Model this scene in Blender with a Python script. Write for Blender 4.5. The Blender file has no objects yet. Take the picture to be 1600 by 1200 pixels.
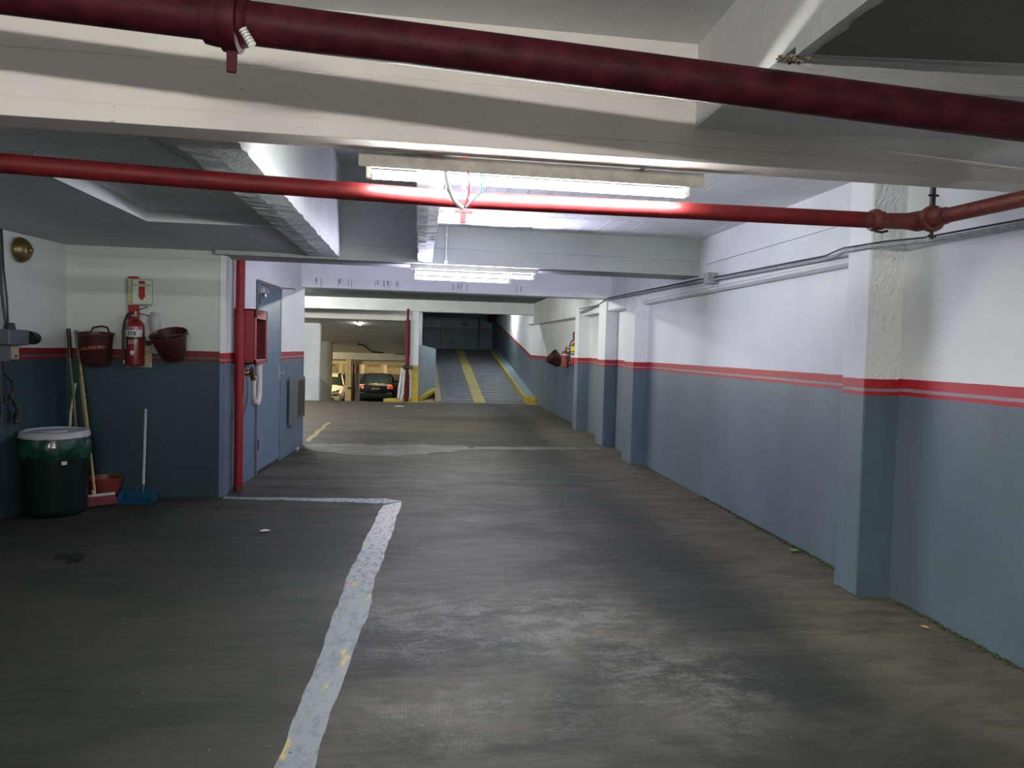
import bpy, bmesh, math, random
from mathutils import Vector, Matrix, noise as mnoise
random.seed(7)
S = bpy.context.scene
COL = S.collection
PI = math.pi

# ------------------------------------------------------------------ camera, world, exposure
EYE = 1.55
F_PX, YAW, PITCH, ROLL = 1202.318, 0.1218177, 0.0448860, 0.0257865
cam_d = bpy.data.cameras.new('camera'); cam = bpy.data.objects.new('camera', cam_d); COL.objects.link(cam)
_f = Vector((math.sin(YAW)*math.cos(PITCH), math.cos(YAW)*math.cos(PITCH), -math.sin(PITCH)))
_r0 = Vector((math.cos(YAW), -math.sin(YAW), 0)); _u0 = _r0.cross(_f)
_r = _r0*math.cos(ROLL) + _u0*math.sin(ROLL); _u = -_r0*math.sin(ROLL) + _u0*math.cos(ROLL)
cam.matrix_world = Matrix(((_r.x, _u.x, -_f.x, 0), (_r.y, _u.y, -_f.y, 0), (_r.z, _u.z, -_f.z, EYE), (0, 0, 0, 1)))
cam_d.sensor_width = 36; cam_d.lens = F_PX/1600*36; cam_d.clip_start = 0.05; cam_d.clip_end = 200
S.camera = cam
w = bpy.data.worlds.new('world'); S.world = w; w.use_nodes = True
w.node_tree.nodes['Background'].inputs[0].default_value = (0.5, 0.55, 0.6, 1)
w.node_tree.nodes['Background'].inputs[1].default_value = 0.02
S.view_settings.view_transform = 'Standard'; S.view_settings.look = 'None'
S.view_settings.gamma = 1; S.view_settings.use_curve_mapping = False
S.view_settings.exposure = 0.0
# strengths (radiance) and colours of the tubes of every lamp, the added unseen ones too
LAMP = dict(near=(290, (0.96, 1.0, 0.95)), second=(330, (0.76, 0.74, 1.0)), mid=(600, (0.99, 1.0, 0.95)), behind=(360, (1.0, 0.95, 0.90)),
            ramp=(190, (0.93, 0.98, 1.0)), slope=(50, (1.0, 0.92, 0.92)), lower=(620, (1.0, 0.82, 0.50)))

# ------------------------------------------------------------------ materials
def new_mat(name):
    m = bpy.data.materials.new(name); m.use_nodes = True
    nt = m.node_tree; b = nt.nodes['Principled BSDF']
    return m, nt, b
class N:
    """tiny node builder"""
    def __init__(s, nt): s.nt = nt
    def add(s, t, **kw):
        n = s.nt.nodes.new(t)
        for k, v in kw.items(): setattr(n, k, v)
        return n
    def put(s, sock, v):
        if isinstance(v, bpy.types.NodeSocket): s.nt.links.new(v, sock)
        else:
            if isinstance(v, tuple) and len(v) == 3 and sock.type == 'RGBA': v = (*v, 1)
            sock.default_value = v
    def math(s, op, a, b=0.0, c=None, clamp=False):
        n = s.add('ShaderNodeMath', operation=op); n.use_clamp = clamp
        s.put(n.inputs[0], a); s.put(n.inputs[1], b)
        if c is not None: s.put(n.inputs[2], c)
        return n.outputs[0]
    def pos(s):
        g = s.add('ShaderNodeNewGeometry'); x = s.add('ShaderNodeSeparateXYZ'); s.nt.links.new(g.outputs['Position'], x.inputs[0])
        return g.outputs['Position'], x.outputs[0], x.outputs[1], x.outputs[2]
    def scale(s, v, sc):
        n = s.add('ShaderNodeVectorMath', operation='MULTIPLY'); s.put(n.inputs[0], v); n.inputs[1].default_value = sc
        return n.outputs[0]
    def noise(s, v, scale, detail=4.0, rough=0.55, dist=0.0):
        n = s.add('ShaderNodeTexNoise'); s.put(n.inputs['Vector'], v); n.inputs['Scale'].default_value = scale
        n.inputs['Detail'].default_value = detail; n.inputs['Roughness'].default_value = rough; n.inputs['Distortion'].default_value = dist
        return n.outputs['Fac']
    def ramp(s, f, lo, hi):
        n = s.add('ShaderNodeMapRange'); n.interpolation_type = 'SMOOTHSTEP'
        s.put(n.inputs['Value'], f); n.inputs['From Min'].default_value = lo; n.inputs['From Max'].default_value = hi
        return n.outputs['Result']
    def mix(s, f, a, b):
        n = s.add('ShaderNodeMix', data_type='RGBA'); s.put(n.inputs['Factor'], f); s.put(n.inputs['A'], a) if False else None
        s.put(n.inputs[0], f); s.put(n.inputs[6], a); s.put(n.inputs[7], b)
        return n.outputs[2]
    def bump(s, h, strength, dist=0.01, b=None):
        n = s.add('ShaderNodeBump'); s.put(n.inputs['Height'], h); n.inputs['Strength'].default_value = strength; n.inputs['Distance'].default_value = dist
        if b is not None: s.put(n.inputs['Normal'], b)
        return n.outputs[0]

def plain(name, col, rough=0.5, metal=0.0, var=0.12, scale=30, bump=0.1, spec=0.5):
    m, nt, b = new_mat(name); n = N(nt)
    P, x, y, z = n.pos()
    f = n.noise(P, scale, 4)
    dark = tuple(c*(1-var*2) for c in col)
    c = n.mix(n.ramp(f, 0.3, 0.7), dark, col)
    n.put(b.inputs['Base Color'], c); b.inputs['Roughness'].default_value = rough; b.inputs['Metallic'].default_value = metal
    b.inputs['Specular IOR Level'].default_value = spec
    if bump: n.put(b.inputs['Normal'], n.bump(f, bump, 0.003))
    return m

WHITE = (0.76, 0.78, 0.78); GREY = (0.112, 0.156, 0.186); RED = (0.36, 0.014, 0.020)
def whitewash(name, col=WHITE, dirt=0.5, rough_relief=0.35, crumble=0.0):
    m, nt, b = new_mat(name); n = N(nt); P, x, y, z = n.pos()
    big = n.noise(P, 1.3, 3); fine = n.noise(P, 45, 5, 0.65); mid = n.noise(P, 9, 4)
    c = n.mix(n.ramp(big, 0.35, 0.75), col, tuple(k*0.86 for k in col))
    spots = n.ramp(n.noise(n.scale(P, (1.0, 1.0, 1.6)), 22, 3), 0.72, 0.76)
    c = n.mix(n.math('MULTIPLY', spots, dirt), c, (0.16, 0.15, 0.13))
    streak = n.ramp(n.noise(n.scale(P, (0.4, 0.4, 6)), 3.5, 4), 0.62, 0.75)
    c = n.mix(n.math('MULTIPLY', streak, dirt*0.35), c, (0.42, 0.41, 0.38))
    if crumble:
        v = n.add('ShaderNodeTexVoronoi', feature='DISTANCE_TO_EDGE'); n.put(v.inputs['Vector'], n.scale(P, (1, 1, 0.6))); v.inputs['Scale'].default_value = 9
        crack = n.math('MULTIPLY', n.math('SUBTRACT', 1.0, n.ramp(v.outputs['Distance'], 0.0, 0.02)), n.ramp(mid, 0.60, 0.70))
        c = n.mix(n.math('MULTIPLY', crack, crumble), c, (0.12, 0.11, 0.09))
    n.put(b.inputs['Base Color'], c); b.inputs['Roughness'].default_value = 0.75; b.inputs['Specular IOR Level'].default_value = 0.3
    h = n.math('ADD', n.math('MULTIPLY', fine, 0.4), mid)
    n.put(b.inputs['Normal'], n.bump(h, rough_relief, 0.012))
    return m
def wainscot(name, top, grey=GREY, red=RED, slope=0.0, y0=0.0, crumble=0.0, white=WHITE, stripes=True):
    """white paint above, red band, grey gap, thin red band, gloss grey below"""
    m, nt, b = new_mat(name); n = N(nt); P, x, y, z = n.pos()
    zz = z
    if slope: zz = n.math('SUBTRACT', z, n.math('MULTIPLY', n.math('MAXIMUM', n.math('SUBTRACT', y, y0), 0.0), slope))
    zz = n.math('ADD', zz, n.math('MULTIPLY', n.math('SUBTRACT', n.noise(P, 6, 3), 0.5), 0.006))
    big = n.noise(P, 0.9, 3); fine = n.noise(P, 60, 4, 0.6); mid = n.noise(P, 7, 4)
    wc = n.mix(n.ramp(big, 0.3, 0.75), white, tuple(k*0.90 for k in white))
    spots = n.ramp(n.noise(P, 26, 3), 0.735, 0.76)
    wc = n.mix(n.math('MULTIPLY', spots, 0.45), wc, (0.2, 0.19, 0.17))
    if crumble:
        cr = n.ramp(n.noise(n.scale(P, (1, 1, 0.5)), 34, 5, 0.7), 0.60, 0.68)
        wc = n.mix(n.math('MULTIPLY', cr, crumble), wc, (0.16, 0.15, 0.11))
    gd = tuple(k*0.80 for k in grey)
    gc = n.mix(n.ramp(n.noise(n.scale(P, (1, 1, 0.5)), 1.7, 4), 0.3, 0.7), grey, gd)
    low = n.ramp(zz, 0.0, 0.22)
    scuff = n.math('MULTIPLY', n.math('SUBTRACT', 1.0, low), n.ramp(n.noise(n.scale(P, (1, 1, 3)), 14, 5), 0.5, 0.7))
    gc = n.mix(n.math('MULTIPLY', scuff, 0.55), gc, (0.10, 0.10, 0.09))
    def above(t): return n.math('GREATER_THAN', zz, t)
    c = gc
    if stripes:
        c = n.mix(above(top-0.105), c, red); c = n.mix(above(top-0.080), c, tuple(0.5*k+0.06 for k in grey) if red != RED else (0.24, 0.22, 0.25)); c = n.mix(above(top-0.060), c, red)
    c = n.mix(above(top), c, wc)
    n.put(b.inputs['Base Color'], c)
    rg = n.mix(above(top), (0.42,)*3, (0.72,)*3); n.put(b.inputs['Roughness'], rg)
    b.inputs['Specular IOR Level'].default_value = 0.35
    h = n.math('ADD', n.math('MULTIPLY', fine, 0.35), mid)
    n.put(b.inputs['Normal'], n.bump(h, 0.22 + 0.4*crumble, 0.010 + 0.01*crumble))
    return m
def concrete_floor():
    m, nt, b = new_mat('garage_floor_concrete'); n = N(nt); P, x, y, z = n.pos()
    a = n.noise(n.scale(P, (0.8, 1.4, 1)), 1.0, 10, 0.70, 0.6)
    c = n.mix(n.ramp(a, 0.36, 0.64), (0.034, 0.036, 0.032), (0.118, 0.112, 0.095))
    hue = n.noise(P, 0.55, 3, 0.5)
    c = n.mix(n.math('MULTIPLY', n.ramp(hue, 0.5, 0.68), 0.5), c, (0.088, 0.083, 0.056))
    c = n.mix(n.math('MULTIPLY', n.ramp(n.noise(n.scale(P, (1, 1, 3)), 0.7, 3, 0.5), 0.52, 0.7), 0.45), c, (0.036, 0.049, 0.044))
    a2 = n.noise(n.scale(P, (0.45, 2.4, 1)), 3.6, 9, 0.72, 0.9)
    c = n.mix(n.math('MULTIPLY', n.ramp(a2, 0.50, 0.78), 0.40), c, (0.030, 0.031, 0.028))
    c = n.mix(n.math('MULTIPLY', n.ramp(a2, 0.48, 0.26), 0.30), c, (0.115, 0.112, 0.102))
    fine = n.noise(n.scale(P, (0.7, 1.2, 1)), 26, 8, 0.75)
    c = n.mix(n.math('MULTIPLY', n.ramp(fine, 0.50, 0.72), 0.30), c, (0.125, 0.120, 0.108))
    # parking bay at the left: darker and greener
    bay = n.math('MULTIPLY', n.math('SUBTRACT', 1.0, n.ramp(x, -0.62, -0.30)), n.math('SUBTRACT', 1.0, n.ramp(y, 6.6, 8.0)))
    c = n.mix(n.math('MULTIPLY', bay, 0.66), c, (0.034, 0.041, 0.031))
    # wheel track of grime along the drive
    xs = n.math('ADD', x, n.math('MULTIPLY', n.math('SUBTRACT', n.noise(n.scale(P, (1, 0.5, 1)), 0.8, 3), 0.5), 0.7))
    def band(c0, wdt): return n.math('SUBTRACT', 1.0, n.ramp(n.math('ABSOLUTE', n.math('SUBTRACT', xs, c0)), wdt*0.35, wdt))
    tr = n.math('MULTIPLY', band(1.75, 0.62), n.ramp(n.noise(P, 2.2, 4), 0.2, 0.6))
    tr = n.math('MULTIPLY', tr, n.math('SUBTRACT', 1.0, n.ramp(y, 12.0, 18.0)))
    c = n.mix(n.math('MULTIPLY', tr, 0.72), c, (0.026, 0.030, 0.027))
    tr2 = n.math('MULTIPLY', band(2.3, 0.45), n.ramp(y, 12.0, 15.0))
    c = n.mix(n.math('MULTIPLY', tr2, 0.6), c, (0.022, 0.024, 0.022))
    # dusty strip next to the right wall
    dust = n.math('MULTIPLY', n.ramp(xs, 2.0, 2.6), n.ramp(n.noise(n.scale(P, (0.8, 1.6, 1)), 3, 10, 0.78), 0.30, 0.62))
    c = n.mix(n.math('MULTIPLY', dust, 0.70), c, (0.25, 0.215, 0.15))
    # floor near the ramps: warm lamplight painted in as a paler brown
    c = n.mix(n.math('MULTIPLY', n.math('MULTIPLY', n.ramp(y, 12.5, 17.0), n.math('SUBTRACT', 1.0, n.ramp(x, 1.0, 2.4))), 0.7), c, (0.24, 0.21, 0.165))
    # pale scraped patches, with the comb marks of a trowel
    def blob(cx, cy, rx, ry):
        dx = n.math('DIVIDE', n.math('SUBTRACT', x, cx), rx); dy = n.math('DIVIDE', n.math('SUBTRACT', y, cy), ry)
        d = n.math('SQRT', n.math('ADD', n.math('MULTIPLY', dx, dx), n.math('MULTIPLY', dy, dy)))
        return n.math('SUBTRACT', 1.0, n.ramp(d, 0.35, 1.0))
    zone = n.math('MAXIMUM', blob(0.75, 4.30, 0.85, 0.80), n.math('MULTIPLY', blob(1.25, 3.6, 0.6, 1.0), 0.8))
    zone = n.math('MAXIMUM', zone, n.math('MULTIPLY', blob(0.0, 4.3, 0.5, 0.8), 0.9))
    zone = n.math('MAXIMUM', zone, n.math('MULTIPLY', blob(0.2, 3.2, 0.8, 0.5), 0.55))
    zone = n.math('MAXIMUM', zone, n.math('MULTIPLY', blob(0.3, 11.3, 1.2, 0.9), 0.55))
    zone = n.math('MAXIMUM', zone, n.math('MULTIPLY', blob(0.5, 6.9, 0.25, 0.3), 0.5))
    sc = n.ramp(n.math('ADD', n.math('MULTIPLY', n.noise(n.scale(P, (1.0, 1.5, 1)), 3.2, 10, 0.78, 0.3), 0.75), n.math('MULTIPLY', n.noise(P, 38, 6, 0.7), 0.25)), 0.455, 0.60)
    wv = n.add('ShaderNodeTexWave', wave_type='BANDS', bands_direction='X'); n.put(wv.inputs['Vector'], P); wv.inputs['Scale'].default_value = 20
    wv.inputs['Distortion'].default_value = 2.5; wv.inputs['Detail Scale'].default_value = 0.4
    comb = n.math('ADD', 0.62, n.math('MULTIPLY', wv.outputs['Fac'], 0.38))
    wf = n.math('MULTIPLY', n.math('MULTIPLY', zone, sc), comb)
    c = n.mix(0.48, c, (0.005, 0.0055, 0.004))
    c = n.mix(n.math('MULTIPLY', wf, 0.62), c, (0.17, 0.17, 0.165))
    # specks of dropped paint and grit
    sp = n.ramp(n.noise(n.scale(P, (1, 0.8, 1)), 16, 5, 0.6), 0.745, 0.775)
    c = n.mix(n.math('MULTIPLY', sp, 0.6), c, (0.20, 0.20, 0.185))
    sp2 = n.ramp(n.noise(P, 30, 3), 0.72, 0.76)
    c = n.mix(n.math('MULTIPLY', sp2, 0.5), c, (0.018, 0.018, 0.017))
    n.put(b.inputs['Base Color'], c)
    n.put(b.inputs['Roughness'], n.math('ADD', 0.48, n.math('MULTIPLY', a2, 0.35))); b.inputs['Specular IOR Level'].default_value = 0.18
    h = n.math('ADD', n.math('MULTIPLY', n.noise(P, 70, 5, 0.7), 0.5), a2)
    n.put(b.inputs['Normal'], n.bump(h, 0.5, 0.008))
    return m
def worn_paint(name, col, under, cover=0.45, yellow=None, far=None, sc=(1.6, 0.7, 1)):
    m, nt, b = new_mat(name); n = N(nt); P, x, y, z = n.pos()
    f = n.noise(n.scale(P, sc), 14, 8, 0.72); f2 = n.noise(P, 2.0, 4)
    c = n.mix(n.ramp(n.math('ADD', f, n.math('MULTIPLY', f2, 0.35)), cover, cover+0.22), under, col)
    if far:
        c = n.mix(n.math('MULTIPLY', n.ramp(n.math('ADD', y, n.math('MULTIPLY', f, 2.0)), 5.6, 8.0), n.ramp(f, 0.34, 0.50)), c, far)
    if yellow:
        yl = n.math('MULTIPLY', n.ramp(n.noise(n.scale(P, (2.2, 0.7, 1)), 5.0, 5, 0.6), 0.60, 0.66), n.math('SUBTRACT', 1.0, n.math('MULTIPLY', n.ramp(y, 4.6, 6.4), 0.75)))
        c = n.mix(n.math('MULTIPLY', yl, 0.8), c, yellow)
    n.put(b.inputs['Base Color'], c); b.inputs['Roughness'].default_value = 0.6
    n.put(b.inputs['Normal'], n.bump(f, 0.4, 0.004))
    return m
def emitter(name, key):
    m, nt, b = new_mat(name); st, c = LAMP[key]
    b.inputs['Base Color'].default_value = (0.9, 0.9, 0.9, 1)
    b.inputs['Emission Color'].default_value = (*c, 1); b.inputs['Emission Strength'].default_value = st
    return m
def glass_mat(name):
    m = bpy.data.materials.new(name); m.use_nodes = True; nt = m.node_tree; nt.nodes.clear()
    o = nt.nodes.new('ShaderNodeOutputMaterial'); mx = nt.nodes.new('ShaderNodeMixShader'); tr = nt.nodes.new('ShaderNodeBsdfTransparent'); g = nt.nodes.new('ShaderNodeBsdfGlossy')
    tr.inputs[0].default_value = (0.88, 0.92, 0.92, 1); g.inputs['Roughness'].default_value = 0.08; mx.inputs[0].default_value = 0.10
    nt.links.new(tr.outputs[0], mx.inputs[1]); nt.links.new(g.outputs[0], mx.inputs[2]); nt.links.new(mx.outputs[0], o.inputs[0])
    return m

M = {}
M['wall_r'] = wainscot('right_wall_paint', 1.425)
M['wall_r_rough'] = wainscot('crumbling_pillar_paint', 1.42, crumble=0.55, grey=(0.09, 0.14, 0.17))
M['pillar_face'] = wainscot('pillar_paint', 1.42, crumble=0.12)
M['wall_l'] = wainscot('left_wall_paint_dimmed', 1.455, red=(0.17, 0.012, 0.014), grey=(0.030, 0.066, 0.078), white=(0.62, 0.66, 0.64))  # alcove dimness painted in: stripe and dado colours darkened
M['wall_d'] = wainscot('door_wall_paint', 1.44, grey=(0.105, 0.155, 0.225))
M['wall_far'] = wainscot('far_right_wall_paint', 1.39, slope=0.125, y0=23.2, grey=(0.15, 0.20, 0.215))
M['white'] = whitewash('whitewash_concrete')
M['white_rough'] = whitewash('rough_whitewash_concrete', rough_relief=0.9, crumble=0.4)
M['cream'] = whitewash('cream_whitewash', col=(0.62, 0.60, 0.54), dirt=0.6)
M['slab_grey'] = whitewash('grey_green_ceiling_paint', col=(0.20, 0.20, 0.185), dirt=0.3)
M['shade_grey'] = whitewash('grey_wash_soffit', col=(0.55, 0.58, 0.58), dirt=0.4)
M['beam_grey'] = whitewash('grey_wash_beam', col=(0.42, 0.445, 0.44), dirt=0.5)
M['cream_beam'] = whitewash('creamy_whitewash', col=(0.86, 0.83, 0.77), dirt=0.5)
M['far_slab'] = whitewash('dark_grey_slab', col=(0.18, 0.20, 0.21), dirt=0.6)
M['floor'] = concrete_floor()
M['ramp'] = plain('ramp_concrete', (0.125, 0.14, 0.155), 0.6, var=0.12, scale=5, bump=0.3)
M['dust_concrete'] = plain('dusty_kerb_concrete', (0.34, 0.28, 0.17), 0.7, scale=8)
M['yellow'] = plain('yellow_paint', (0.55, 0.42, 0.035), 0.5, scale=18, var=0.2)
M['yellow_worn'] = worn_paint('worn_yellow_paint', (0.38, 0.31, 0.10), (0.11, 0.10, 0.08), 0.46)
M['yellow_faint'] = worn_paint('faint_yellow_paint', (0.24, 0.20, 0.08), (0.09, 0.085, 0.07), 0.52)
M['white_line'] = worn_paint('worn_white_line_paint', (0.165, 0.185, 0.205), (0.095, 0.108, 0.120), 0.50, yellow=(0.42, 0.30, 0.07), far=(0.46, 0.46, 0.42))
M['white_thin'] = worn_paint('thin_white_line_paint', (0.30, 0.33, 0.32), (0.09, 0.095, 0.09), 0.52)
M['plaster_patch'] = worn_paint('worn_plaster_patch', (0.34, 0.345, 0.36), (0.055, 0.054, 0.050), 0.70, sc=(0.22, 1.3, 1))
M['pipe_red'] = plain('red_pipe_paint', (0.17, 0.011, 0.013), 0.55, var=0.18, scale=12, bump=0.15, spec=0.3)
M['pipe_dark'] = plain('dark_red_pipe_paint', (0.070, 0.009, 0.017), 0.55, var=0.3, scale=10, bump=0.3, spec=0.15)
M['pipe_rust'] = plain('rusty_red_coupling', (0.15, 0.028, 0.018), 0.5, var=0.25, scale=25, bump=0.3)
M['stand_red'] = plain('standpipe_red_paint', (0.27, 0.016, 0.018), 0.5, var=0.15, scale=12, spec=0.3)
M['red_dim'] = plain('dimmed_red_enamel', (0.20, 0.012, 0.014), 0.3, var=0.1)  # same red enamel, darkened to carry the dim light of the alcove
M['red'] = plain('red_enamel', (0.38, 0.018, 0.022), 0.3, var=0.1)
M['cab_red'] = plain('hose_cabinet_red', (0.30, 0.020, 0.028), 0.35, var=0.1)
M['steel'] = plain('zinc_steel', (0.45, 0.46, 0.46), 0.35, 0.8, var=0.1)
M['dark_steel'] = plain('dark_steel', (0.05, 0.05, 0.05), 0.45, 0.5)
M['grey_metal'] = plain('grey_painted_metal', (0.11, 0.13, 0.14), 0.45, var=0.1)
M['conduit'] = plain('painted_conduit', (0.36, 0.39, 0.40), 0.5, var=0.15)
M['cable'] = plain('dark_cable', (0.03, 0.035, 0.035), 0.5)
M['housing'] = plain('lamp_housing_enamel', (0.50, 0.48, 0.41), 0.4, var=0.12, scale=14)
M['white_plastic'] = plain('white_plastic', (0.70, 0.70, 0.66), 0.4, var=0.05)
M['blue_wire'] = plain('blue_wire', (0.05, 0.35, 0.55), 0.4)
M['red_wire'] = plain('red_wire', (0.6, 0.03, 0.04), 0.4)
M['door'] = plain('blue_grey_door_paint', (0.105, 0.165, 0.235), 0.4, var=0.06, scale=4)
M['black'] = plain('black_rubber', (0.012, 0.014, 0.014), 0.5)
M['bin_green'] = plain('dark_green_bin_plastic', (0.003, 0.014, 0.011), 0.35, var=0.1)
M['bag_green'] = plain('green_bin_liner', (0.005, 0.060, 0.034), 0.18, var=0.2, scale=20, bump=0.8, spec=0.8)
M['lid_grey'] = plain('grey_bin_lid', (0.48, 0.50, 0.53), 0.45, var=0.05)
M['bucket_red'] = plain('maroon_bucket_plastic', (0.055, 0.013, 0.011), 0.4, var=0.15)
M['bucket_tub'] = plain('brick_red_tub_plastic', (0.20, 0.035, 0.022), 0.45, var=0.15)
M['orange_print'] = plain('orange_print', (0.62, 0.24, 0.06), 0.5)
M['pale_print'] = plain('pale_print', (0.72, 0.66, 0.62), 0.5)
M['dark_print'] = plain('dark_green_print', (0.03, 0.07, 0.05), 0.5)
M['sign'] = plain('pale_sign_enamel', (0.62, 0.68, 0.54), 0.45, var=0.06)
M['label_yellow'] = plain('yellow_label', (0.72, 0.58, 0.03), 0.45)
M['label_blue'] = plain('blue_print', (0.05, 0.08, 0.25), 0.45)
M['label_white'] = plain('white_label', (0.62, 0.64, 0.64), 0.45, var=0.2, scale=60)
M['card_yellow'] = plain('yellowed_card', (0.58, 0.50, 0.26), 0.6)
M['wood_yellow'] = plain('yellow_wood_handle', (0.50, 0.38, 0.13), 0.5, scale=40)
M['wood_olive'] = plain('olive_handle', (0.17, 0.17, 0.09), 0.55)
M['handle_white'] = plain('white_handle', (0.60, 0.60, 0.54), 0.45)
M['bristle_red'] = plain('crimson_bristles', (0.17, 0.025, 0.045), 0.7, scale=120, bump=0.8)
M['bristle_dark'] = plain('dark_bristles', (0.05, 0.06, 0.08), 0.8, scale=120)
M['blue_plastic'] = plain('blue_dustpan_plastic', (0.007, 0.075, 0.15), 0.35)
M['brass'] = plain('dull_brass', (0.22, 0.17, 0.07), 0.35, 0.7)
M['bell_rim'] = plain('olive_bell_paint', (0.14, 0.13, 0.06), 0.3, 0.4)
M['beige'] = plain('beige_plastic', (0.45, 0.38, 0.22), 0.5)
M['canvas'] = plain('canvas_hose', (0.50, 0.48, 0.42), 0.8, scale=80)
M['canvas_white'] = plain('white_canvas_hose', (0.66, 0.66, 0.64), 0.8, scale=60)
M['copper'] = plain('brass_coupling', (0.40, 0.20, 0.08), 0.35, 0.8)
M['glass'] = glass_mat('cabinet_glass')
M['car_black'] = plain('black_car_paint', (0.006, 0.010, 0.015), 0.4, var=0.05, bump=0, spec=0.12)
M['car_champagne'] = plain('champagne_car_paint', (0.55, 0.52, 0.43), 0.25, 0.3, var=0.05, bump=0)
M['car_glass'] = plain('dark_car_glass', (0.006, 0.010, 0.012), 0.45, var=0.05, bump=0, spec=0.08)
M['tail_red'] = plain('red_tail_lamp', (0.90, 0.05, 0.04), 0.2, bump=0)
M['lens_clear'] = plain('clear_lens', (0.8, 0.78, 0.74), 0.15, bump=0)
M['tyre'] = plain('tyre_rubber', (0.015, 0.015, 0.015), 0.8)
M['tan'] = plain('tan_wall_paint', (0.42, 0.34, 0.20), 0.7, scale=4, var=0.1)
M['tan_dark'] = plain('brown_wall_paint', (0.23, 0.18, 0.11), 0.7, scale=4)
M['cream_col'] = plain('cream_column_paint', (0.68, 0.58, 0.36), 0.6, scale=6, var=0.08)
M['dado_dark'] = plain('dark_dado_paint', (0.030, 0.035, 0.038), 0.5, scale=4)
M['teal'] = plain('dark_teal_shutter_paint', (0.075, 0.135, 0.17), 0.5, scale=3, var=0.15)
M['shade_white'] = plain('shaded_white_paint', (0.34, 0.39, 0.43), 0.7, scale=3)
M['parapet'] = plain('parapet_blue_grey', (0.26, 0.34, 0.385), 0.45, scale=4, var=0.08)
M['grit'] = plain('grit', (0.28, 0.24, 0.17), 0.9, var=0.3, scale=60)
M['dust_grit'] = plain('dusty_grit', (0.13, 0.12, 0.09), 0.9)
M['moss'] = plain('moss_and_grit', (0.07, 0.09, 0.035), 0.9, var=0.3, scale=60)
M['leaf'] = plain('dry_green_leaf', (0.20, 0.30, 0.05), 0.7)
M['oil'] = plain('oil_stain', (0.006, 0.006, 0.006), 0.35, scale=20)
M['paper'] = plain('plastic_sleeve', (0.45, 0.48, 0.48), 0.3)

# ------------------------------------------------------------------ mesh helpers
class MB:
    def __init__(s): s.v = []; s.f = []; s.sm = []
    def face(s, idx, sm=False): s.f.append(tuple(idx)); s.sm.append(sm)
    def pts(s, P):
        k = len(s.v); s.v += [tuple(p) for p in P]; return k
    def box(s, x0, x1, y0, y1, z0, z1, T=None):
        P = [Vector((x, y, z)) for z in (z0, z1) for x, y in ((x0, y0), (x1, y0), (x1, y1), (x0, y1))]
        if T: P = [T @ p for p in P]
        k = s.pts(P)
        for q in ((0, 3, 2, 1), (4, 5, 6, 7), (0, 1, 5, 4), (1, 2, 6, 5), (2, 3, 7, 6), (3, 0, 4, 7)): s.face([k+i for i in q])
        return s
    def prism(s, poly, d, T=None):
        """poly: 3D points of one cap (CCW seen from outside, -d side), d: extrusion vector"""
        n = len(poly); A = [Vector(p) for p in poly]; B = [p+Vector(d) for p in A]
        if T: A = [T @ p for p in A]; B = [T @ p for p in B]
        k = s.pts(A+B)
        s.face(range(k+n-1, k-1, -1)); s.face(range(k+n, k+2*n))
        for i in range(n): j = (i+1) % n; s.face([k+i, k+j, k+n+j, k+n+i])
        return s
    def tube(s, path, r, seg=14, caps=True, T=None, sm=True):
        P = [Vector(p) for p in path]; n = len(P)
        rr = r if isinstance(r, (list, tuple)) else [r]*n
        up = None; k0 = len(s.v)
        for i, p in enumerate(P):
            t = (P[min(i+1, n-1)]-P[max(i-1, 0)]).normalized()
            if up is None:
                a = Vector((0, 0, 1)) if abs(t.z) < 0.9 else Vector((1, 0, 0)); up = (a - t*a.dot(t)).normalized()
            else: up = (up - t*up.dot(t)).normalized()
            b = t.cross(up)
            ring = [p + (up*math.cos(2*PI*q/seg) + b*math.sin(2*PI*q/seg))*rr[i] for q in range(seg)]
            if T: ring = [T @ q for q in ring]
            s.pts(ring)
        for i in range(n-1):
            for q in range(seg):
                a = k0+i*seg+q; b2 = k0+i*seg+(q+1) % seg
                s.face([a, b2, b2+seg, a+seg], sm)
        if caps:
            s.face([k0+q for q in range(seg-1, -1, -1)]); s.face([k0+(n-1)*seg+q for q in range(seg)])
        return s
    def lathe(s, prof, T=None, seg=28, sm=True, arc=2*PI):
        """prof: (r,z) list about z"""
        k0 = len(s.v); full = arc >= 2*PI-1e-6; cnt = seg if full else seg+1
        for r, z in prof:
            ring = [Vector((r*math.cos(arc*q/seg), r*math.sin(arc*q/seg), z)) for q in range(cnt)]
            if T: ring = [T @ q for q in ring]
            s.pts(ring)
        for i in range(len(prof)-1):
            for q in range(seg):
                a = k0+i*cnt+q; b = k0+i*cnt+(q+1) % cnt
                s.face([a, b, b+cnt, a+cnt], sm)
        if full:
            if prof[0][0] > 1e-5: s.face([k0+q for q in range(cnt-1, -1, -1)])
            if prof[-1][0] > 1e-5: s.face([k0+(len(prof)-1)*cnt+q for q in range(cnt)])
        return s
    def grid(s, rows, sm=True, close=False):
        k0 = len(s.v); m = len(rows[0])
        for r in rows: s.pts(r)
        for i in range(len(rows)-1):
            for j in range(m if close else m-1):
                a = k0+i*m+j; b = k0+i*m+(j+1) % m
                s.face([a, b, b+m, a+m], sm)
        return s
TM = {}
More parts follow.
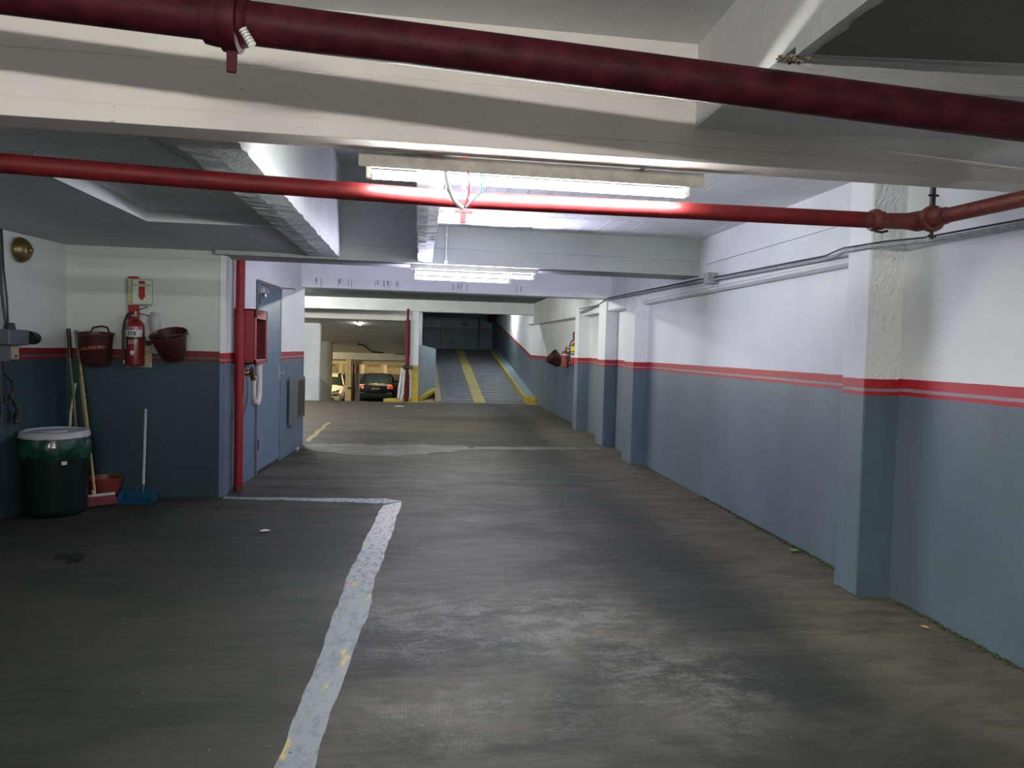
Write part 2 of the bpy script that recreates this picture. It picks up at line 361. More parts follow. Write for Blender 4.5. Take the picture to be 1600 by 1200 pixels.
def obj(name, mb, mat, parent=None, label=None, bevel=0, local=False, cat=None, kind=None, group=None, edges=False):
    me = bpy.data.meshes.new(name)
    V = mb.v
    if parent is not None and not local:
        inv = TM[parent.name].inverted(); V = [tuple(inv @ Vector(v)) for v in V]
    elif parent is None:
        # put the origin of a single-mesh thing at its base centre
        xs, ys, zs = zip(*V); c = Vector(((min(xs)+max(xs))/2, (min(ys)+max(ys))/2, min(zs)))
        V = [tuple(Vector(v)-c) for v in V]
    me.from_pydata(V, [], mb.f)
    me.polygons.foreach_set('use_smooth', mb.sm)
    bm = bmesh.new(); bm.from_mesh(me); bmesh.ops.recalc_face_normals(bm, faces=bm.faces); bm.to_mesh(me); bm.free()
    me.materials.append(M[mat] if isinstance(mat, str) else mat)
    if any(mb.sm):
        me.shade_smooth() if hasattr(me, 'shade_smooth') and all(mb.sm) else None
        try: me.set_sharp_from_angle(angle=math.radians(40))
        except Exception: pass
    o = bpy.data.objects.new(name, me); COL.objects.link(o)
    if parent is not None:
        o.parent = parent; TM[o.name] = TM[parent.name].copy()
    else:
        o.location = c; TM[o.name] = Matrix.Translation(c)
    if bevel:
        b = o.modifiers.new('bevel', 'BEVEL'); b.width = bevel; b.segments = 2; b.limit_method = 'ANGLE'; b.angle_limit = math.radians(40)
    if label: o['label'] = label
    if cat: o['category'] = cat
    if kind: o['kind'] = kind
    if group: o['group'] = group
    return o
def thing(name, label, cat, loc=(0, 0, 0), rotz=0, group=None, kind=None):
    o = bpy.data.objects.new(name, None); COL.objects.link(o); o.empty_display_size = 0.1
    o.location = loc; o.rotation_euler = (0, 0, rotz); o['label'] = label; o['category'] = cat
    if group: o['group'] = group
    if kind: o['kind'] = kind
    TM[o.name] = Matrix.Translation(Vector(loc)) @ Matrix.Rotation(rotz, 4, 'Z')
    return o
def struct(name, mb, mat, label, cat, bevel=0): return obj(name, mb, mat, label=label, cat=cat, kind='structure', bevel=bevel)
def text_mb(txt, size, T, depth=0.0015, squash=1.0, curve_r=None):
    """letters as solid mesh, centred on the local origin in the x-z plane, facing -y"""
    cu = bpy.data.curves.new('t', 'FONT'); cu.body = txt; cu.size = size; cu.align_x = 'CENTER'; cu.align_y = 'CENTER'; cu.extrude = depth/2; cu.resolution_u = 2
    o = bpy.data.objects.new('t', cu); COL.objects.link(o)
    dg = bpy.context.evaluated_depsgraph_get(); me = bpy.data.meshes.new_from_object(o.evaluated_get(dg))
    mb = MB(); P = []
    for v in me.vertices:
        x, z, y = v.co.x*squash, v.co.y, -v.co.z
        if curve_r: a = x/curve_r; x, y = (curve_r)*math.sin(a), y + curve_r*(1-math.cos(a))
        P.append(T @ Vector((x, y, z)))
    mb.pts(P)
    for p in me.polygons: mb.face(list(p.vertices))
    bpy.data.objects.remove(o); bpy.data.meshes.remove(me); bpy.data.curves.remove(cu)
    return mb
def Tr(x, y, z): return Matrix.Translation((x, y, z))
def Rx(a): return Matrix.Rotation(a, 4, 'X')
def Ry(a): return Matrix.Rotation(a, 4, 'Y')
def Rz(a): return Matrix.Rotation(a, 4, 'Z')

# ------------------------------------------------------------------ floors and ramps
YC = 21.75                       # crest: the drive splits into a ramp up and a ramp down
mb = MB(); mb.prism([(-8, -5, -0.3), (3.8, -5, -0.3), (3.8, YC, -0.3), (-8, YC, -0.3)], (0, 0, 0.3))
struct('floor', mb, 'floor', 'worn grey concrete floor of the drive with grime and scrapes', 'floor')
mb = MB(); mb.prism([(-8, YC, -0.3), (-8, YC, 0), (-8, 34.5, -1.3), (-8, 34.5, -1.6)], (8.55, 0, 0))
struct('floor_ramp_down', mb, 'ramp', 'ramp going down to the lower parking level behind the floor crest', 'ramp')
mb = MB(); mb.box(-9, 3, 34.5, 43, -1.6, -1.3)
struct('floor_lower_level', mb, 'ramp', 'lower level floor under the parked cars', 'floor')
RS = 0.125
mb = MB(); mb.prism([(0.55, YC, -0.3), (0.55, YC, 0), (0.55, 33.7, 1.5), (0.55, 33.7, -0.3)], (2.6, 0, 0))
rampo = struct('floor_ramp_up', mb, 'ramp', 'steep grey concrete ramp climbing between two yellow kerbs', 'ramp')
mb = MB(); mb.box(-1, 5, 33.7, 37, 1.2, 1.5)
struct('floor_upper_landing', mb, 'ramp', 'landing at the top of the up ramp', 'floor')
def rz_(y): return (y-YC)*RS if y > YC else 0.0
# anti-slip ribs across the ramp
mb = MB()
for i in range(26):
    y = YC+0.3+i*0.45
    mb.box(0.85, 3.0, y, y+0.05, rz_(y)-0.02, rz_(y)+0.012)
obj('rib', mb, 'ramp', rampo, kind='stuff')

# ------------------------------------------------------------------ walls
def wall_poly(pts, t, z0, z1, side):
    """wall slab along a plan polyline; side=+1: thickness to +x"""
    mb = MB()
    for (x0, y0), (x1, y1) in zip(pts[:-1], pts[1:]):
        mb.prism([(x0, y0, z0), (x0+side*t, y0, z0), (x1+side*t, y1, z0), (x1, y1, z0)], (0, 0, z1-z0))
    return mb
RW = [(3.05, -5), (3.068, 3.5), (3.085, 5.4), (3.13, 10.3), (3.205, 12.3), (3.31, 14.75), (3.37, 20.0)]
struct('wall_right', wall_poly(RW, 0.3, 0, 3.4, 1), 'wall_r', 'long right wall, white above and grey below with a red double stripe', 'wall')
struct('wall_right_ramp', wall_poly([(3.37, 20.0), (3.40, 23.2), (3.42, 36.5)], 0.3, -0.3, 5.2, 1), 'wall_far', 'right wall beside the up ramp with the grey dado climbing', 'wall')
struct('wall_back', MB().box(-4, 3.6, -5.2, -5, 0, 3.4), 'wall_r', 'wall behind the viewpoint', 'wall')
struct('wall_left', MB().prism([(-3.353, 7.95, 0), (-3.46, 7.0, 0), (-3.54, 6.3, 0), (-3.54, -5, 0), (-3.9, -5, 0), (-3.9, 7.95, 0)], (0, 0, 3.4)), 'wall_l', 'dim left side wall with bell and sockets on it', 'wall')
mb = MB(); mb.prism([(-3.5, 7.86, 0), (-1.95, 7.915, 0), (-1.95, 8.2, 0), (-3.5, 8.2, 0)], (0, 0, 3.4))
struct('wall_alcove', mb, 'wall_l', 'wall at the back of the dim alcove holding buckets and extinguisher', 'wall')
# door block: wall with a doorway, from the alcove corner to the free end
DW = [(-1.95, 7.915), (-1.865, 9.16), (-1.80, 10.42), (-1.742, 12.1)]
mb = MB()
def seg(p, q, z0, z1, t=0.25): mb.prism([(p[0], p[1], z0), (p[0]-t, p[1], z0), (q[0]-t, q[1], z0), (q[0], q[1], z0)], (0, 0, z1-z0))
seg(DW[0], DW[1], 0, 3.4); seg(DW[1], DW[2], 2.26, 3.4); seg(DW[2], DW[3], 0, 3.4)
mb.box(-8, -1.742, 12.0, 12.1, 0, 3.4); mb.box(-4.0, -3.9, 8, 12, 0, 3.4)
struct('wall_door_side', mb, 'wall_d', 'wall holding the blue grey door and the fire hose cabinet', 'wall')
# wall plinth swelling at the corner next to the red standpipe
mb = MB(); mb.prism([(-1.95, 7.90, 0), (-1.90, 7.93, 0), (-1.905, 8.12, 0), (-1.94, 8.12, 0)], (0, 0, 2.42))
struct('trim_1', mb, 'wall_d', 'shallow jamb at the alcove corner beside the red standpipe', 'trim', 0.004)

# ledge / wall beam running along the right wall under the slab
mb = MB(); L0, L1_ = 4.75, 20.0
mb.prism([(3.0, L0, 2.225), (3.0, L0, 3.3), (3.2, L0, 3.3), (3.2, L0, 2.215), (3.04, L0, 2.205)], (0.045, 7.55, 0.0))
o = struct('ceiling_beam_right_wall', mb, 'white', 'white concrete beam running lengthwise on top of the right wall', 'beam', 0.006)
mb = MB(); mb.prism([(3.11, 12.3, 2.225), (3.11, 12.3, 3.3), (3.45, 12.3, 3.3), (3.45, 12.3, 2.225)], (0.10, 9.3, 0.05))
struct('ceiling_beam_far_wall', mb, 'white', 'white beam on top of the right wall past the third pillar', 'beam', 0.006)
mb = MB(); mb.box(2.988, 3.01, 4.95, 7.9, 2.50, 2.510)
mb.box(2.995, 3.03, 4.95, 10.2, 2.246, 2.258)
struct('trim_2', mb, 'white', 'board mark line along the right wall beam', 'trim')

# pillars on the right wall
def pillar(pt, xa, xb, ya, yb, top, label, mats=('pillar_face', 'wall_r_rough')):
    t = thing('pillar', label, 'pillar', ((xa+xb)/2, (ya+yb)/2, 0), kind='structure')
    m = MB(); m.box(xa, xb, ya+0.012, yb, 0, top); obj('shaft', m, mats[0], t, bevel=0.012)
    # the flaking render of the side facing the viewpoint, as its own thin uneven skin
    m = MB(); nx, nz = 16, 130; rows = []
    for i in range(nz+1):
        z = top*i/nz; rw = []
        for j in range(nx+1):
            x = xa+0.004+(xb-xa-0.004)*j/nx
            amp = 0.0 if j in (0, nx) else (1.0 if z > 1.43 else 0.08)
            nv = mnoise.noise(Vector((x*26, ya, z*9)))*0.5 + mnoise.noise(Vector((x*60, ya*3, z*34)))*0.5
            chip = -0.010 if nv > 0.26 else 0.0
            rw.append((x, ya - amp*(nv*0.009+chip*0.8) - 0.001, z))
        rows.append(rw)
    m.grid(rows, sm=False); obj('render_coat', m, mats[1], t)
    return t
pillar(1, 2.852, 3.12, 4.62, 4.90, 2.82, 'nearest and largest pillar on the right wall with crumbling white paint')
pillar(2, 2.938, 3.20, 10.30, 10.80, 2.30, 'second pillar from the viewpoint on the right wall, speckled at its top')
pillar(3, 3.018, 3.30, 12.28, 12.80, 2.42, 'third pillar from the viewpoint on the right wall, half behind the second')
pillar(4, 3.085, 3.40, 14.74, 15.10, 2.42, 'fourth and farthest pillar on the right wall, beside the extinguishers', ('pillar_face', 'pillar_face'))

# ------------------------------------------------------------------ ceilings and beams
def beam(name, x0, x1, y, k, th, z0, z1, mat, label, grooves=(), bevel=0.010):
    """transverse beam; near face at y + k*x; grooves are board joints cut in the near face"""
    prof = [(0.0, z0)]
    for g in grooves: prof += [(0.0, g-0.004), (0.006, g), (0.0, g+0.004)]
    prof += [(0.0, z1), (th, z1), (th, z0)]
    mb = MB(); A = [(x0, y+k*x0+d, z) for d, z in prof]
    mb.prism(A, (x1-x0, k*(x1-x0), 0))
    return struct(name, mb, mat, label, 'beam', bevel)
beam('ceiling_beam', -3.4, 3.02, 3.28, 0.038, 0.18, 2.40, 3.0, 'cream_beam', 'nearest transverse beam, cream white, right behind the thick dark pipe', (2.47, 2.66))
beam('ceiling_beam.001', -1.98, 3.02, 7.93, 0.062, 0.50, 2.40, 3.6, 'beam_grey', 'second transverse beam, whitewashed, carrying the twin tube lamp', (2.56,))
beam('ceiling_beam.002', -1.75, 3.12, 11.90, 0.060, 0.35, 2.40, 3.4, 'white', 'third transverse beam, lavender lit with dark drip stains', (2.54,))
beam('ceiling_beam.003', -7, 3.6, 21.6, 0.0, 0.45, 2.54, 3.4, 'white', 'fourth transverse beam, pale, above the start of the ramps', (2.64,))
beam('ceiling_beam.004', -7, -0.2, 23.4, 0.0, 0.35, 2.33, 3.2, 'cream', 'beam above the top of the down ramp', ())
# stains on the third beam: runs of dark water marks (thin relief on the face)
mb = MB()
for i in range(30):
    x = random.choice((-1.55, -1.1, -0.55, -0.45, 0.6, 1.6)) + random.uniform(-0.12, 0.12); h = random.uniform(0.05, 0.13)
    yy = 11.90+0.060*x; mb.box(x, x+random.uniform(0.006, 0.014), yy-0.002, yy+0.004, 2.54-h, 2.54)
o = struct('trim_3', mb, plain('water_stain', (0.28, 0.27, 0.30), 0.8), 'dark drip stains on the lavender lit third beam', 'stain')

def slab(name, x0, x1, y0, y1, z, mat, label, t=0.15, k0=0.0, k1=0.0):
    mb = MB(); mb.prism([(x0, y0+k0*x0, z), (x1, y0+k0*x1, z), (x1, y1+k1*x1, z), (x0, y1+k1*x0, z)], (0, 0, t))
    return struct(name, mb, mat, label, 'ceiling')
slab('ceiling', -3.9, 1.20, -5, 3.32, 2.91, 'white', 'high white ceiling slab above the viewpoint')
# dropped slab at the right, above the viewpoint: white left face, grey green underside
d = thing('ceiling_dropped_slab', 'dropped ceiling slab at top right with white side and dark underside', 'ceiling', (2.1, 0, 2.5), kind='structure')
mb = MB(); mb.prism([(1.17, -5, 2.505), (1.17, 2.365, 2.505), (3.2, 2.20, 2.505), (3.2, -5, 2.505)], (0, 0, 0.5)); obj('slab', mb, 'white_rough', d)
mb = MB(); A_ = [(1.17, 2.36, 2.535), (1.195, 3.40, 2.55), (3.2, 3.46, 2.455), (3.2, 2.19, 2.508)]; B_ = [(p[0], p[1], 2.95) for p in A_]
k_ = mb.pts(A_+B_)
for q in ((3, 2, 1, 0), (4, 5, 6, 7), (0, 1, 5, 4), (1, 2, 6, 5), (2, 3, 7, 6), (3, 0, 4, 7)): mb.face([k_+i for i in q])
obj('haunch', mb, 'white_rough', d)
mb = MB(); mb.prism([(1.24, 2.38, 2.510), (3.2, 2.28, 2.497), (3.2, 2.34, 2.50), (1.24, 2.44, 2.512)], (0, 0, 0.03)); mb.prism([(1.22, 2.76, 2.520), (3.2, 2.74, 2.475), (3.2, 2.77, 2.475), (1.22, 2.79, 2.520)], (0, 0, 0.03)); obj('mortar_ridge', mb, 'white_rough', d, kind='stuff')
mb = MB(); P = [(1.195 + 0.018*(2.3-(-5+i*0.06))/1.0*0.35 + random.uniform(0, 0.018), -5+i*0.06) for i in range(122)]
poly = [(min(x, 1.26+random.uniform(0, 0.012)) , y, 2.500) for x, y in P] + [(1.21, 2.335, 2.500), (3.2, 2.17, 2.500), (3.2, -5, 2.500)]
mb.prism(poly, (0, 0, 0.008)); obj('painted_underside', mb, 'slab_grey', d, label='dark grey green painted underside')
mb = MB()
for i in range(120):
    a = random.uniform(0, 2*PI); r = abs(random.gauss(0, 0.024)); s_ = random.uniform(0.002, 0.007)
    T = Tr(1.165+r*math.cos(a)*1.1, 2.375+r*math.sin(a)*0.7, 2.502+random.uniform(-0.014, 0.008)) @ Rz(a) @ Rx(a*2)
    mb.box(-s_, s_, -s_*0.6, s_*0.6, -s_*0.5, s_*0.5, T)
obj('loose_plaster', mb, 'grit', d, label='clump of loose crumbled plaster', kind='stuff')

# middle bays between the first and the second beam
slab('ceiling.002', -0.84, 0.0, 3.40, 8.0, 3.35, 'shade_grey', 'deep dark ceiling recess between two lengthwise beams', k0=0.04, k1=0.06)
slab('ceiling.003', -3.5, -1.08, 3.40, 6.15, 2.53, 'white_rough', 'rough whitewashed ceiling recess above the parking bay', k0=0.04, t=0.4)
slab('ceiling.004', -3.8, -2.04, 4.40, 8.1, 2.44, 'shade_grey', 'low smooth grey ceiling over the alcove', t=0.5)
slab('ceiling.005', -2.04, -1.10, 6.12, 8.1, 2.44, 'shade_grey', 'low ceiling face behind the rough recess', t=0.5)
sl = slab('ceiling.006', 0.1, 3.05, 3.42, 8.15, 2.80, 'shade_grey', 'ceiling slab of whitewashed formwork boards left of the right wall', k0=0.04, k1=0.06)
# formwork boards of that slab, one by one
bw = 0.163; meshes = {}
def board(x0, ya, yb, par, nm='board'):
    key = round(yb-ya, 3)
    if key not in meshes:
        bm_ = MB(); bm_.box(0.0025, bw-0.0025, 0.0025, key-0.0025, -0.012, 0.0)
        me = bpy.data.meshes.new('board'); me.from_pydata(bm_.v, [], bm_.f); me.materials.append(M['white']); meshes[key] = me
    o = bpy.data.objects.new(nm, meshes[key]); COL.objects.link(o); o.parent = par
    o.location = TM[par.name].inverted() @ Vector((x0, ya, 2.80 + random.uniform(-0.002, 0.003))); o.rotation_euler = (0, random.uniform(-0.012, 0.012), -0.02)
for i in range(18):
    x = 0.13+i*bw
    board(x, 3.62+0.0*x, 7.12, sl); board(x, 7.13, 8.16, sl)
slab('ceiling.007', -1.9, 3.3, 8.35, 12.05, 2.80, 'white', 'ceiling slab between the second and third transverse beams', k0=0.06, k1=0.06)
slab('ceiling.008', -8, 3.6, 12.1, 21.7, 2.86, 'far_slab', 'dark ceiling slab beyond the third transverse beam')

def long_beam(name, xa, xb, y0, y1, z0, z1, mat, label, k=0.0, jag=0.012, n=60):
    mb = MB(); rows = []
    for i in range(n+1):
        t = i/n; y = y0+(y1-y0)*t; s_ = k*(y-y0)
        j = [random.uniform(-jag, jag) for _ in range(6)]
        rows.append([(xa+s_, y, z1), (xa+s_+j[0]*0.3, y, z0+0.05), (xa+s_+j[1]*0.5+0.008, y, z0+abs(j[2])), ((xa+xb)/2+s_, y, z0+j[3]*0.3),
                     (xb+s_-0.008+j[4]*0.5, y, z0+abs(j[5])), (xb+s_+j[0]*0.3, y, z0+0.05), (xb+s_, y, z1)])
    mb.grid(rows, sm=False)
    return struct(name, mb, mat, label, 'beam')
long_beam('ceiling_beam.005', -1.10, -0.80, 3.42, 7.92, 2.42, 3.4, 'white_rough', 'lengthwise beam with crumbling lower edge over the parking bay')
long_beam('ceiling_beam.006', -0.03, 0.12, 3.45, 7.95, 2.42, 3.4, 'white_rough', 'narrow lengthwise beam with rough underside above the lamp cable')
# lump of mortar running along the rough recess
mb = MB(); path = [(-1.33+0.08*i/12, 3.95+i*0.06, 2.524) for i in range(13)]
mb.tube(path, [0.016+random.uniform(-0.007, 0.009) for _ in path], 7); struct('trim_4', mb, 'white', 'bright ridge of mortar on the rough ceiling recess', 'trim')
mb = MB()
for i in range(160):
    x = random.uniform(-2.6, -1.12); y = random.uniform(3.55, 4.35 if x < -2.06 else 5.2); s_ = random.uniform(0.004, 0.013)
    mb.lathe([(s_, 2.532), (s_*0.7, 2.532-s_*0.35), (0.0001, 2.532-s_*0.5)], Tr(x, y, 0) @ Matrix.Scale(random.uniform(0.8, 3.5), 4, (1, 0, 0)) @ Tr(0, 0, 0) if False else Matrix.LocRotScale(Vector((x, y, 0)), None, Vector((random.uniform(1, 4), 1, 1))), seg=7)
o = struct('trim_5', mb, 'white', 'mortar blobs left by formwork on the rough ceiling recess', 'plaster')

# ------------------------------------------------------------------ far end: pillars, sloped ceiling, lower level, top of the ramp
P4 = thing('pillar', 'white free standing pillar between the down ramp and the up ramp', 'pillar', (-0.11, 21.9, 0), kind='structure')
obj('shaft', MB().box(-0.235, 0.0, 21.68, 22.1, 0, 2.56), 'white', P4, bevel=0.008)
obj('corner_guard', MB().box(-0.18, 0.012, 21.66, 22.12, 0, 1.03), 'yellow', P4, label='yellow painted lower corner', bevel=0.006)
mb = MB(); mb.prism([(-8, 23.7, 2.36), (-8, 34.2, 1.22), (-8, 34.2, 1.40), (-8, 23.7, 2.6)], (7.9, 0, 0))
struct('ceiling.009', mb, 'cream', 'ceiling sloping down above the down ramp', 'ceiling')
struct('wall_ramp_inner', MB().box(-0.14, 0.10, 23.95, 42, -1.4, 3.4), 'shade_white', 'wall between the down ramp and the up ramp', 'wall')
beam('ceiling_beam.007', -8, -0.1, 34.1, 0.0, 0.4, 0.93, 1.5, 'cream', 'cream beam at the foot of the down ramp', ())
struct('ceiling_beam.008', MB().box(-8, -0.1, 34.55, 34.9, 0.72, 1.1), 'cream_col', 'yellow lit edge beam over the parked cars', 'beam')
struct('ceiling.010', MB().box(-9, -0.1, 34.9, 43, 1.02, 1.2), 'cream_col', 'ceiling of the lower parking level', 'ceiling')
wl = thing('wall_lower_level', 'tan and brown back wall behind the two parked cars', 'wall', (-4, 42, -1.3), kind='structure')
obj('upper_wall', MB().box(-9, -0.1, 42, 42.2, 0.05, 1.1), 'tan', wl)
obj('dado', MB().box(-9, -0.1, 41.96, 42.2, -1.3, 0.05), 'dado_dark', wl)
for x0, x1 in ((-2.75, -2.05), (-1.65, -0.75), (-6.1, -4.4)): obj('panel', MB().box(x0, x1, 41.93, 42.0, 0.42, 1.0), 'tan_dark', wl)
for x in (-3.05, -1.85, -0.6, -4.2): obj('pilaster', MB().box(x, x+0.2, 41.85, 42.0, 0.05, 1.1), 'cream_col', wl)
struct('wall_lower_left', MB().box(-9.1, -9, 20, 43, -1.6, 3), 'white', 'left boundary of the ramp void', 'wall')
struct('wall_right_lower', MB().box(-0.30, -0.14, 34.6, 42, -1.3, 1.1), 'dado_dark', 'dark right side wall of the lower level', 'wall')
p = thing('pillar', 'cream column between the pale car and the black car', 'pillar', (-3.0, 34.3, -1.3), kind='structure')
obj('shaft', MB().box(-3.13, -2.885, 34.05, 34.4, -1.3, 0.95), 'cream_col', p, bevel=0.01)
p = thing('pillar', 'grey column just left of the black car', 'pillar', (-2.65, 34.7, -1.3), kind='structure')
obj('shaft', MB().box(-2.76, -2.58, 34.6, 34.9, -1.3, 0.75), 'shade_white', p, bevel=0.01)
p = thing('pillar', 'tall pale pillar at the left edge of the down ramp', 'pillar', (-3.4, 25.2, -0.3), kind='structure')
obj('shaft', MB().box(-3.9, -3.11, 25.0, 25.4, -0.5, 2.32), 'white', p, bevel=0.01)
p = thing('pillar', 'narrow pillar with warm light coloured into one side in front of the pale car', 'pillar', (-3.5, 30, -0.9), kind='structure')
obj('shaft', MB().box(-3.66, -3.45, 30.0, 30.5, -0.95, 1.75), 'white', p)
obj('lit_side', MB().box(-3.45, -3.31, 30.0, 30.5, -0.95, 1.75), 'cream_col', p, label='cream edge standing for warm light')  # cream colour stands for warm lamplight on this side
obj('bracket_beam', MB().box(-4.4, -3.45, 30.05, 30.4, 1.10, 1.28), 'white', p)
mb = MB(); mb.prism([(-3.13, 25.4, -0.6), (-3.13, 25.0, 0.52), (-3.33, 30.0, -0.05), (-3.33, 30.0, -1.1)], (-0.12, 0, 0))
mb.prism([(-3.6, 25.0, -0.5), (-3.13, 25.0, -0.5), (-3.13, 25.0, 0.5), (-3.6, 25.0, 0.5)], (0, -0.05, 0))
struct('wall_ramp_parapet', mb, 'white', 'low parapet going down beside the tall pale pillar', 'parapet')
# parapet at the foot of the up ramp
mb = MB(); a, b = (-0.03, 22.1), (0.53, 23.8)
mb.prism([(a[0], a[1], -0.1), (b[0], b[1], 0.0), (b[0], b[1], 1.50), (0.14, 22.6, 1.60), (a[0]+0.03, a[1]+0.1, 1.60)], (-0.12, 0.04, 0))
struct('wall_parapet_up', mb, 'parapet', 'blue grey parapet slanting from the white pillar to the up ramp', 'parapet')
struct('wall_parapet_long', MB().prism([(0.41, 23.8, 0), (0.41, 23.8, 1.5), (0.41, 33.7, 1.56), (0.41, 33.7, 1.0)], (0.12, 0, 0)), 'parapet', 'parapet on the left of the up ramp', 'parapet')
# top of the ramp: teal shutters and shaded wall
wt = thing('wall_ramp_top', 'dark teal panelled wall at the top of the up ramp', 'wall', (2, 36, 1.5), kind='structure')
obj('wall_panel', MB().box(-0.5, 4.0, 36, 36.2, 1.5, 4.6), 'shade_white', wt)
for i, (x0, x1) in enumerate(((0.05, 1.02), (1.03, 1.72), (1.73, 2.75), (2.79, 2.95), (2.97, 3.42))):
    obj('panel', MB().box(x0, x1, 35.96, 36.02, 1.5, 2.50), 'teal', wt)
obj('pipe', MB().tube([(1.06, 35.9, 1.5), (1.06, 35.9, 2.52)], 0.05, 8), 'yellow_worn', wt, label='dull yellow vertical pipe')
obj('pipe', MB().tube([(2.77, 35.9, 1.5), (2.80, 35.9, 3.0)], 0.04, 8), 'teal', wt)
obj('vent', MB().box(1.98, 2.24, 35.93, 36.0, 2.62, 2.70), 'black', wt)
slab('ceiling.011', -0.5, 4, 22.05, 36.2, 3.3, 'far_slab', 'ceiling above the up ramp')
mb = MB(); mb.prism([(-0.5, 30.0, 2.95), (4, 30.0, 2.95), (4, 30.3, 2.95), (-0.5, 30.3, 2.95)], (0, 0, 0.4))
struct('ceiling_beam.009', mb, 'far_slab', 'shaded beam near the top of the up ramp', 'beam')
# haunch on the far right wall
struct('ceiling_beam.010', MB().prism([(3.2, 15.2, 2.30), (3.2, 15.2, 3.0), (3.5, 15.2, 3.0), (3.5, 15.2, 2.26)], (0.1, 8.3, 0.02)), 'white', 'far wall beam above the extinguishers', 'beam', 0.01)

# kerbs
k = thing('kerb', 'yellow kerb with a dusty top in front of the white pillar and parapet', 'kerb', (0, 22, 0))
obj('kerb_top', MB().prism([(-0.95, 21.62, 0), (-0.2, 21.5, 0), (0.56, 21.72, 0), (0.56, 24.0, 0), (0.3, 23.4, 0), (-0.1, 22.2, 0), (-0.5, 21.85, 0)], (0, 0, 0.02)), 'dust_concrete', k)
mb = MB(); mb.prism([(-0.95, 21.60, 0), (-0.2, 21.62, 0), (-0.0, 22.10, 0), (-0.5, 22.1, 0)], (0, 0, 0.10))
mb.prism([(0.0, 22.0, 0), (0.12, 21.96, 0), (0.56, 23.5, 0.18), (0.44, 23.8, 0.18)], (0, 0, 0.13))
obj('kerb_edge', mb, 'yellow', k, bevel=0.02)
k = thing('kerb', 'yellow kerb along the right edge of the up ramp', 'kerb', (3.2, 22, 0))
obj('kerb_block', MB().box(3.06, 3.39, 21.85, 22.25, -0.02, 0.20), 'yellow', k, bevel=0.02)
obj('kerb_foot', MB().box(3.05, 3.40, 21.45, 21.85, -0.02, 0.03), 'yellow_worn', k)
obj('kerb_rail', MB().prism([(3.06, 22.25, -0.1), (3.06, 22.25, 0.20), (3.06, 33.7, 1.60), (3.06, 33.7, 1.3)], (0.07, 0, 0)), 'yellow', k)
obj('kerb_top', MB().prism([(3.13, 22.25, -0.1), (3.13, 22.25, 0.19), (3.13, 33.7, 1.59), (3.13, 33.7, 1.3)], (0.29, 0, 0)), 'parapet', k)
k = thing('kerb', 'thin dusty kerb along the left edge of the up ramp', 'kerb', (0.6, 22, 0))
obj('kerb_rail', MB().prism([(0.50, 21.72, -0.1), (0.50, 21.72, 0.05), (0.50, 33.7, 1.56), (0.50, 33.7, 1.3)], (0.17, 0, 0)), 'dust_concrete', k)
k = obj('ramp_centre_stripe', MB().prism([(1.60, YC, 0.003), (1.60, 33.7, 1.5+0.003), (1.93, 33.7, 1.5+0.003), (1.93, YC, 0.003)], (0, 0, 0.012)), 'yellow_worn', label='dull yellow stripe up the middle of the ramp', cat='floor marking', kind='structure')

# ------------------------------------------------------------------ paint on the floor
def decal(name, pts, mat, label, jag=0.0, z=0.002, n=0, cat='floor marking'):
    out = []
    L = len(pts)
    for i in range(L):
        a = Vector(pts[i]); b = Vector(pts[(i+1) % L]); m = max(1, int((b-a).length/0.05))
        for j in range(m):
            p = a.lerp(b, j/m); q = p.x*9+p.y*7; out.append((p.x+jag*(math.sin(q*0.9)+0.6*math.sin(q*2.7+1)+random.uniform(-0.35, 0.35)), p.y+jag*(math.sin(q*1.3+2)+random.uniform(-0.35, 0.35)), 0.0005))
    mb = MB(); mb.prism(out, (0, 0, z)); return obj(name, mb, mat, label=label, cat=cat, kind='structure')
lineL = [(-0.316, 7.519), (-0.382, 6.36), (-0.444, 5.116), (-0.454, 4.249), (-0.469, 3.457), (-0.494, 2.826), (-0.52, 1.6)]
lineR = [(-0.36, 1.6), (-0.351, 2.816), (-0.335, 3.208), (-0.313, 3.653), (-0.259, 4.444), (-0.256, 5.109), (-0.204, 6.045), (-0.135, 7.72)]
decal('bay_line', lineL+lineR, 'white_line', 'wide worn white line with yellow under it, running toward the viewpoint', 0.0045)
decal('bay_cross_line', [(-1.90, 7.83), (-0.94, 7.72), (-0.307, 7.60), (-0.14, 7.73), (-0.30, 7.86), (-0.96, 7.87), (-1.90, 7.93)], 'white_thin', 'thin faded white line from the alcove corner to the wide line', 0.006, 0.003)
decal('worn_patch', [(-1.70, 12.17), (-1.3, 12.3), (-0.5, 12.12), (0.1, 12.3), (0.7, 12.14), (0.87, 11.77), (0.47, 11.45), (-0.1, 11.05), (-0.45, 10.9), (-1.0, 11.1), (-1.4, 11.3), (-1.71, 11.7)],
      'plaster_patch', 'patch of scraped white plaster across the drive by the door wall end', 0.04)
decal('worn_patch_strip', [(0.86, 11.72), (1.87, 11.78), (2.95, 11.92), (2.98, 12.14), (1.83, 12.12), (0.9, 12.05)], 'plaster_patch', 'pale strip across the drive reaching the third pillar', 0.03)
decal('yellow_bay_line', [(-1.78, 12.5), (-1.69, 12.5), (-1.71, 15.7), (-1.79, 15.7)], 'yellow_faint', 'faded yellow line behind the end of the door wall', 0.01)
decal('oil_stain', [(-2.54, 5.80), (-2.42, 5.83), (-2.34, 5.77), (-2.29, 5.60), (-2.36, 5.55), (-2.42, 5.66), (-2.52, 5.70)], 'oil', 'small dark oil stain in the parking bay', 0.01, 0.0015, cat='stain')
decal('white_scrap', [(-0.62, 20.0), (-0.36, 19.95), (-0.30, 20.15), (-0.5, 20.25)], 'white_plastic', 'small white scrap on the floor before the pillar', 0.02, 0.01, cat='scrap')
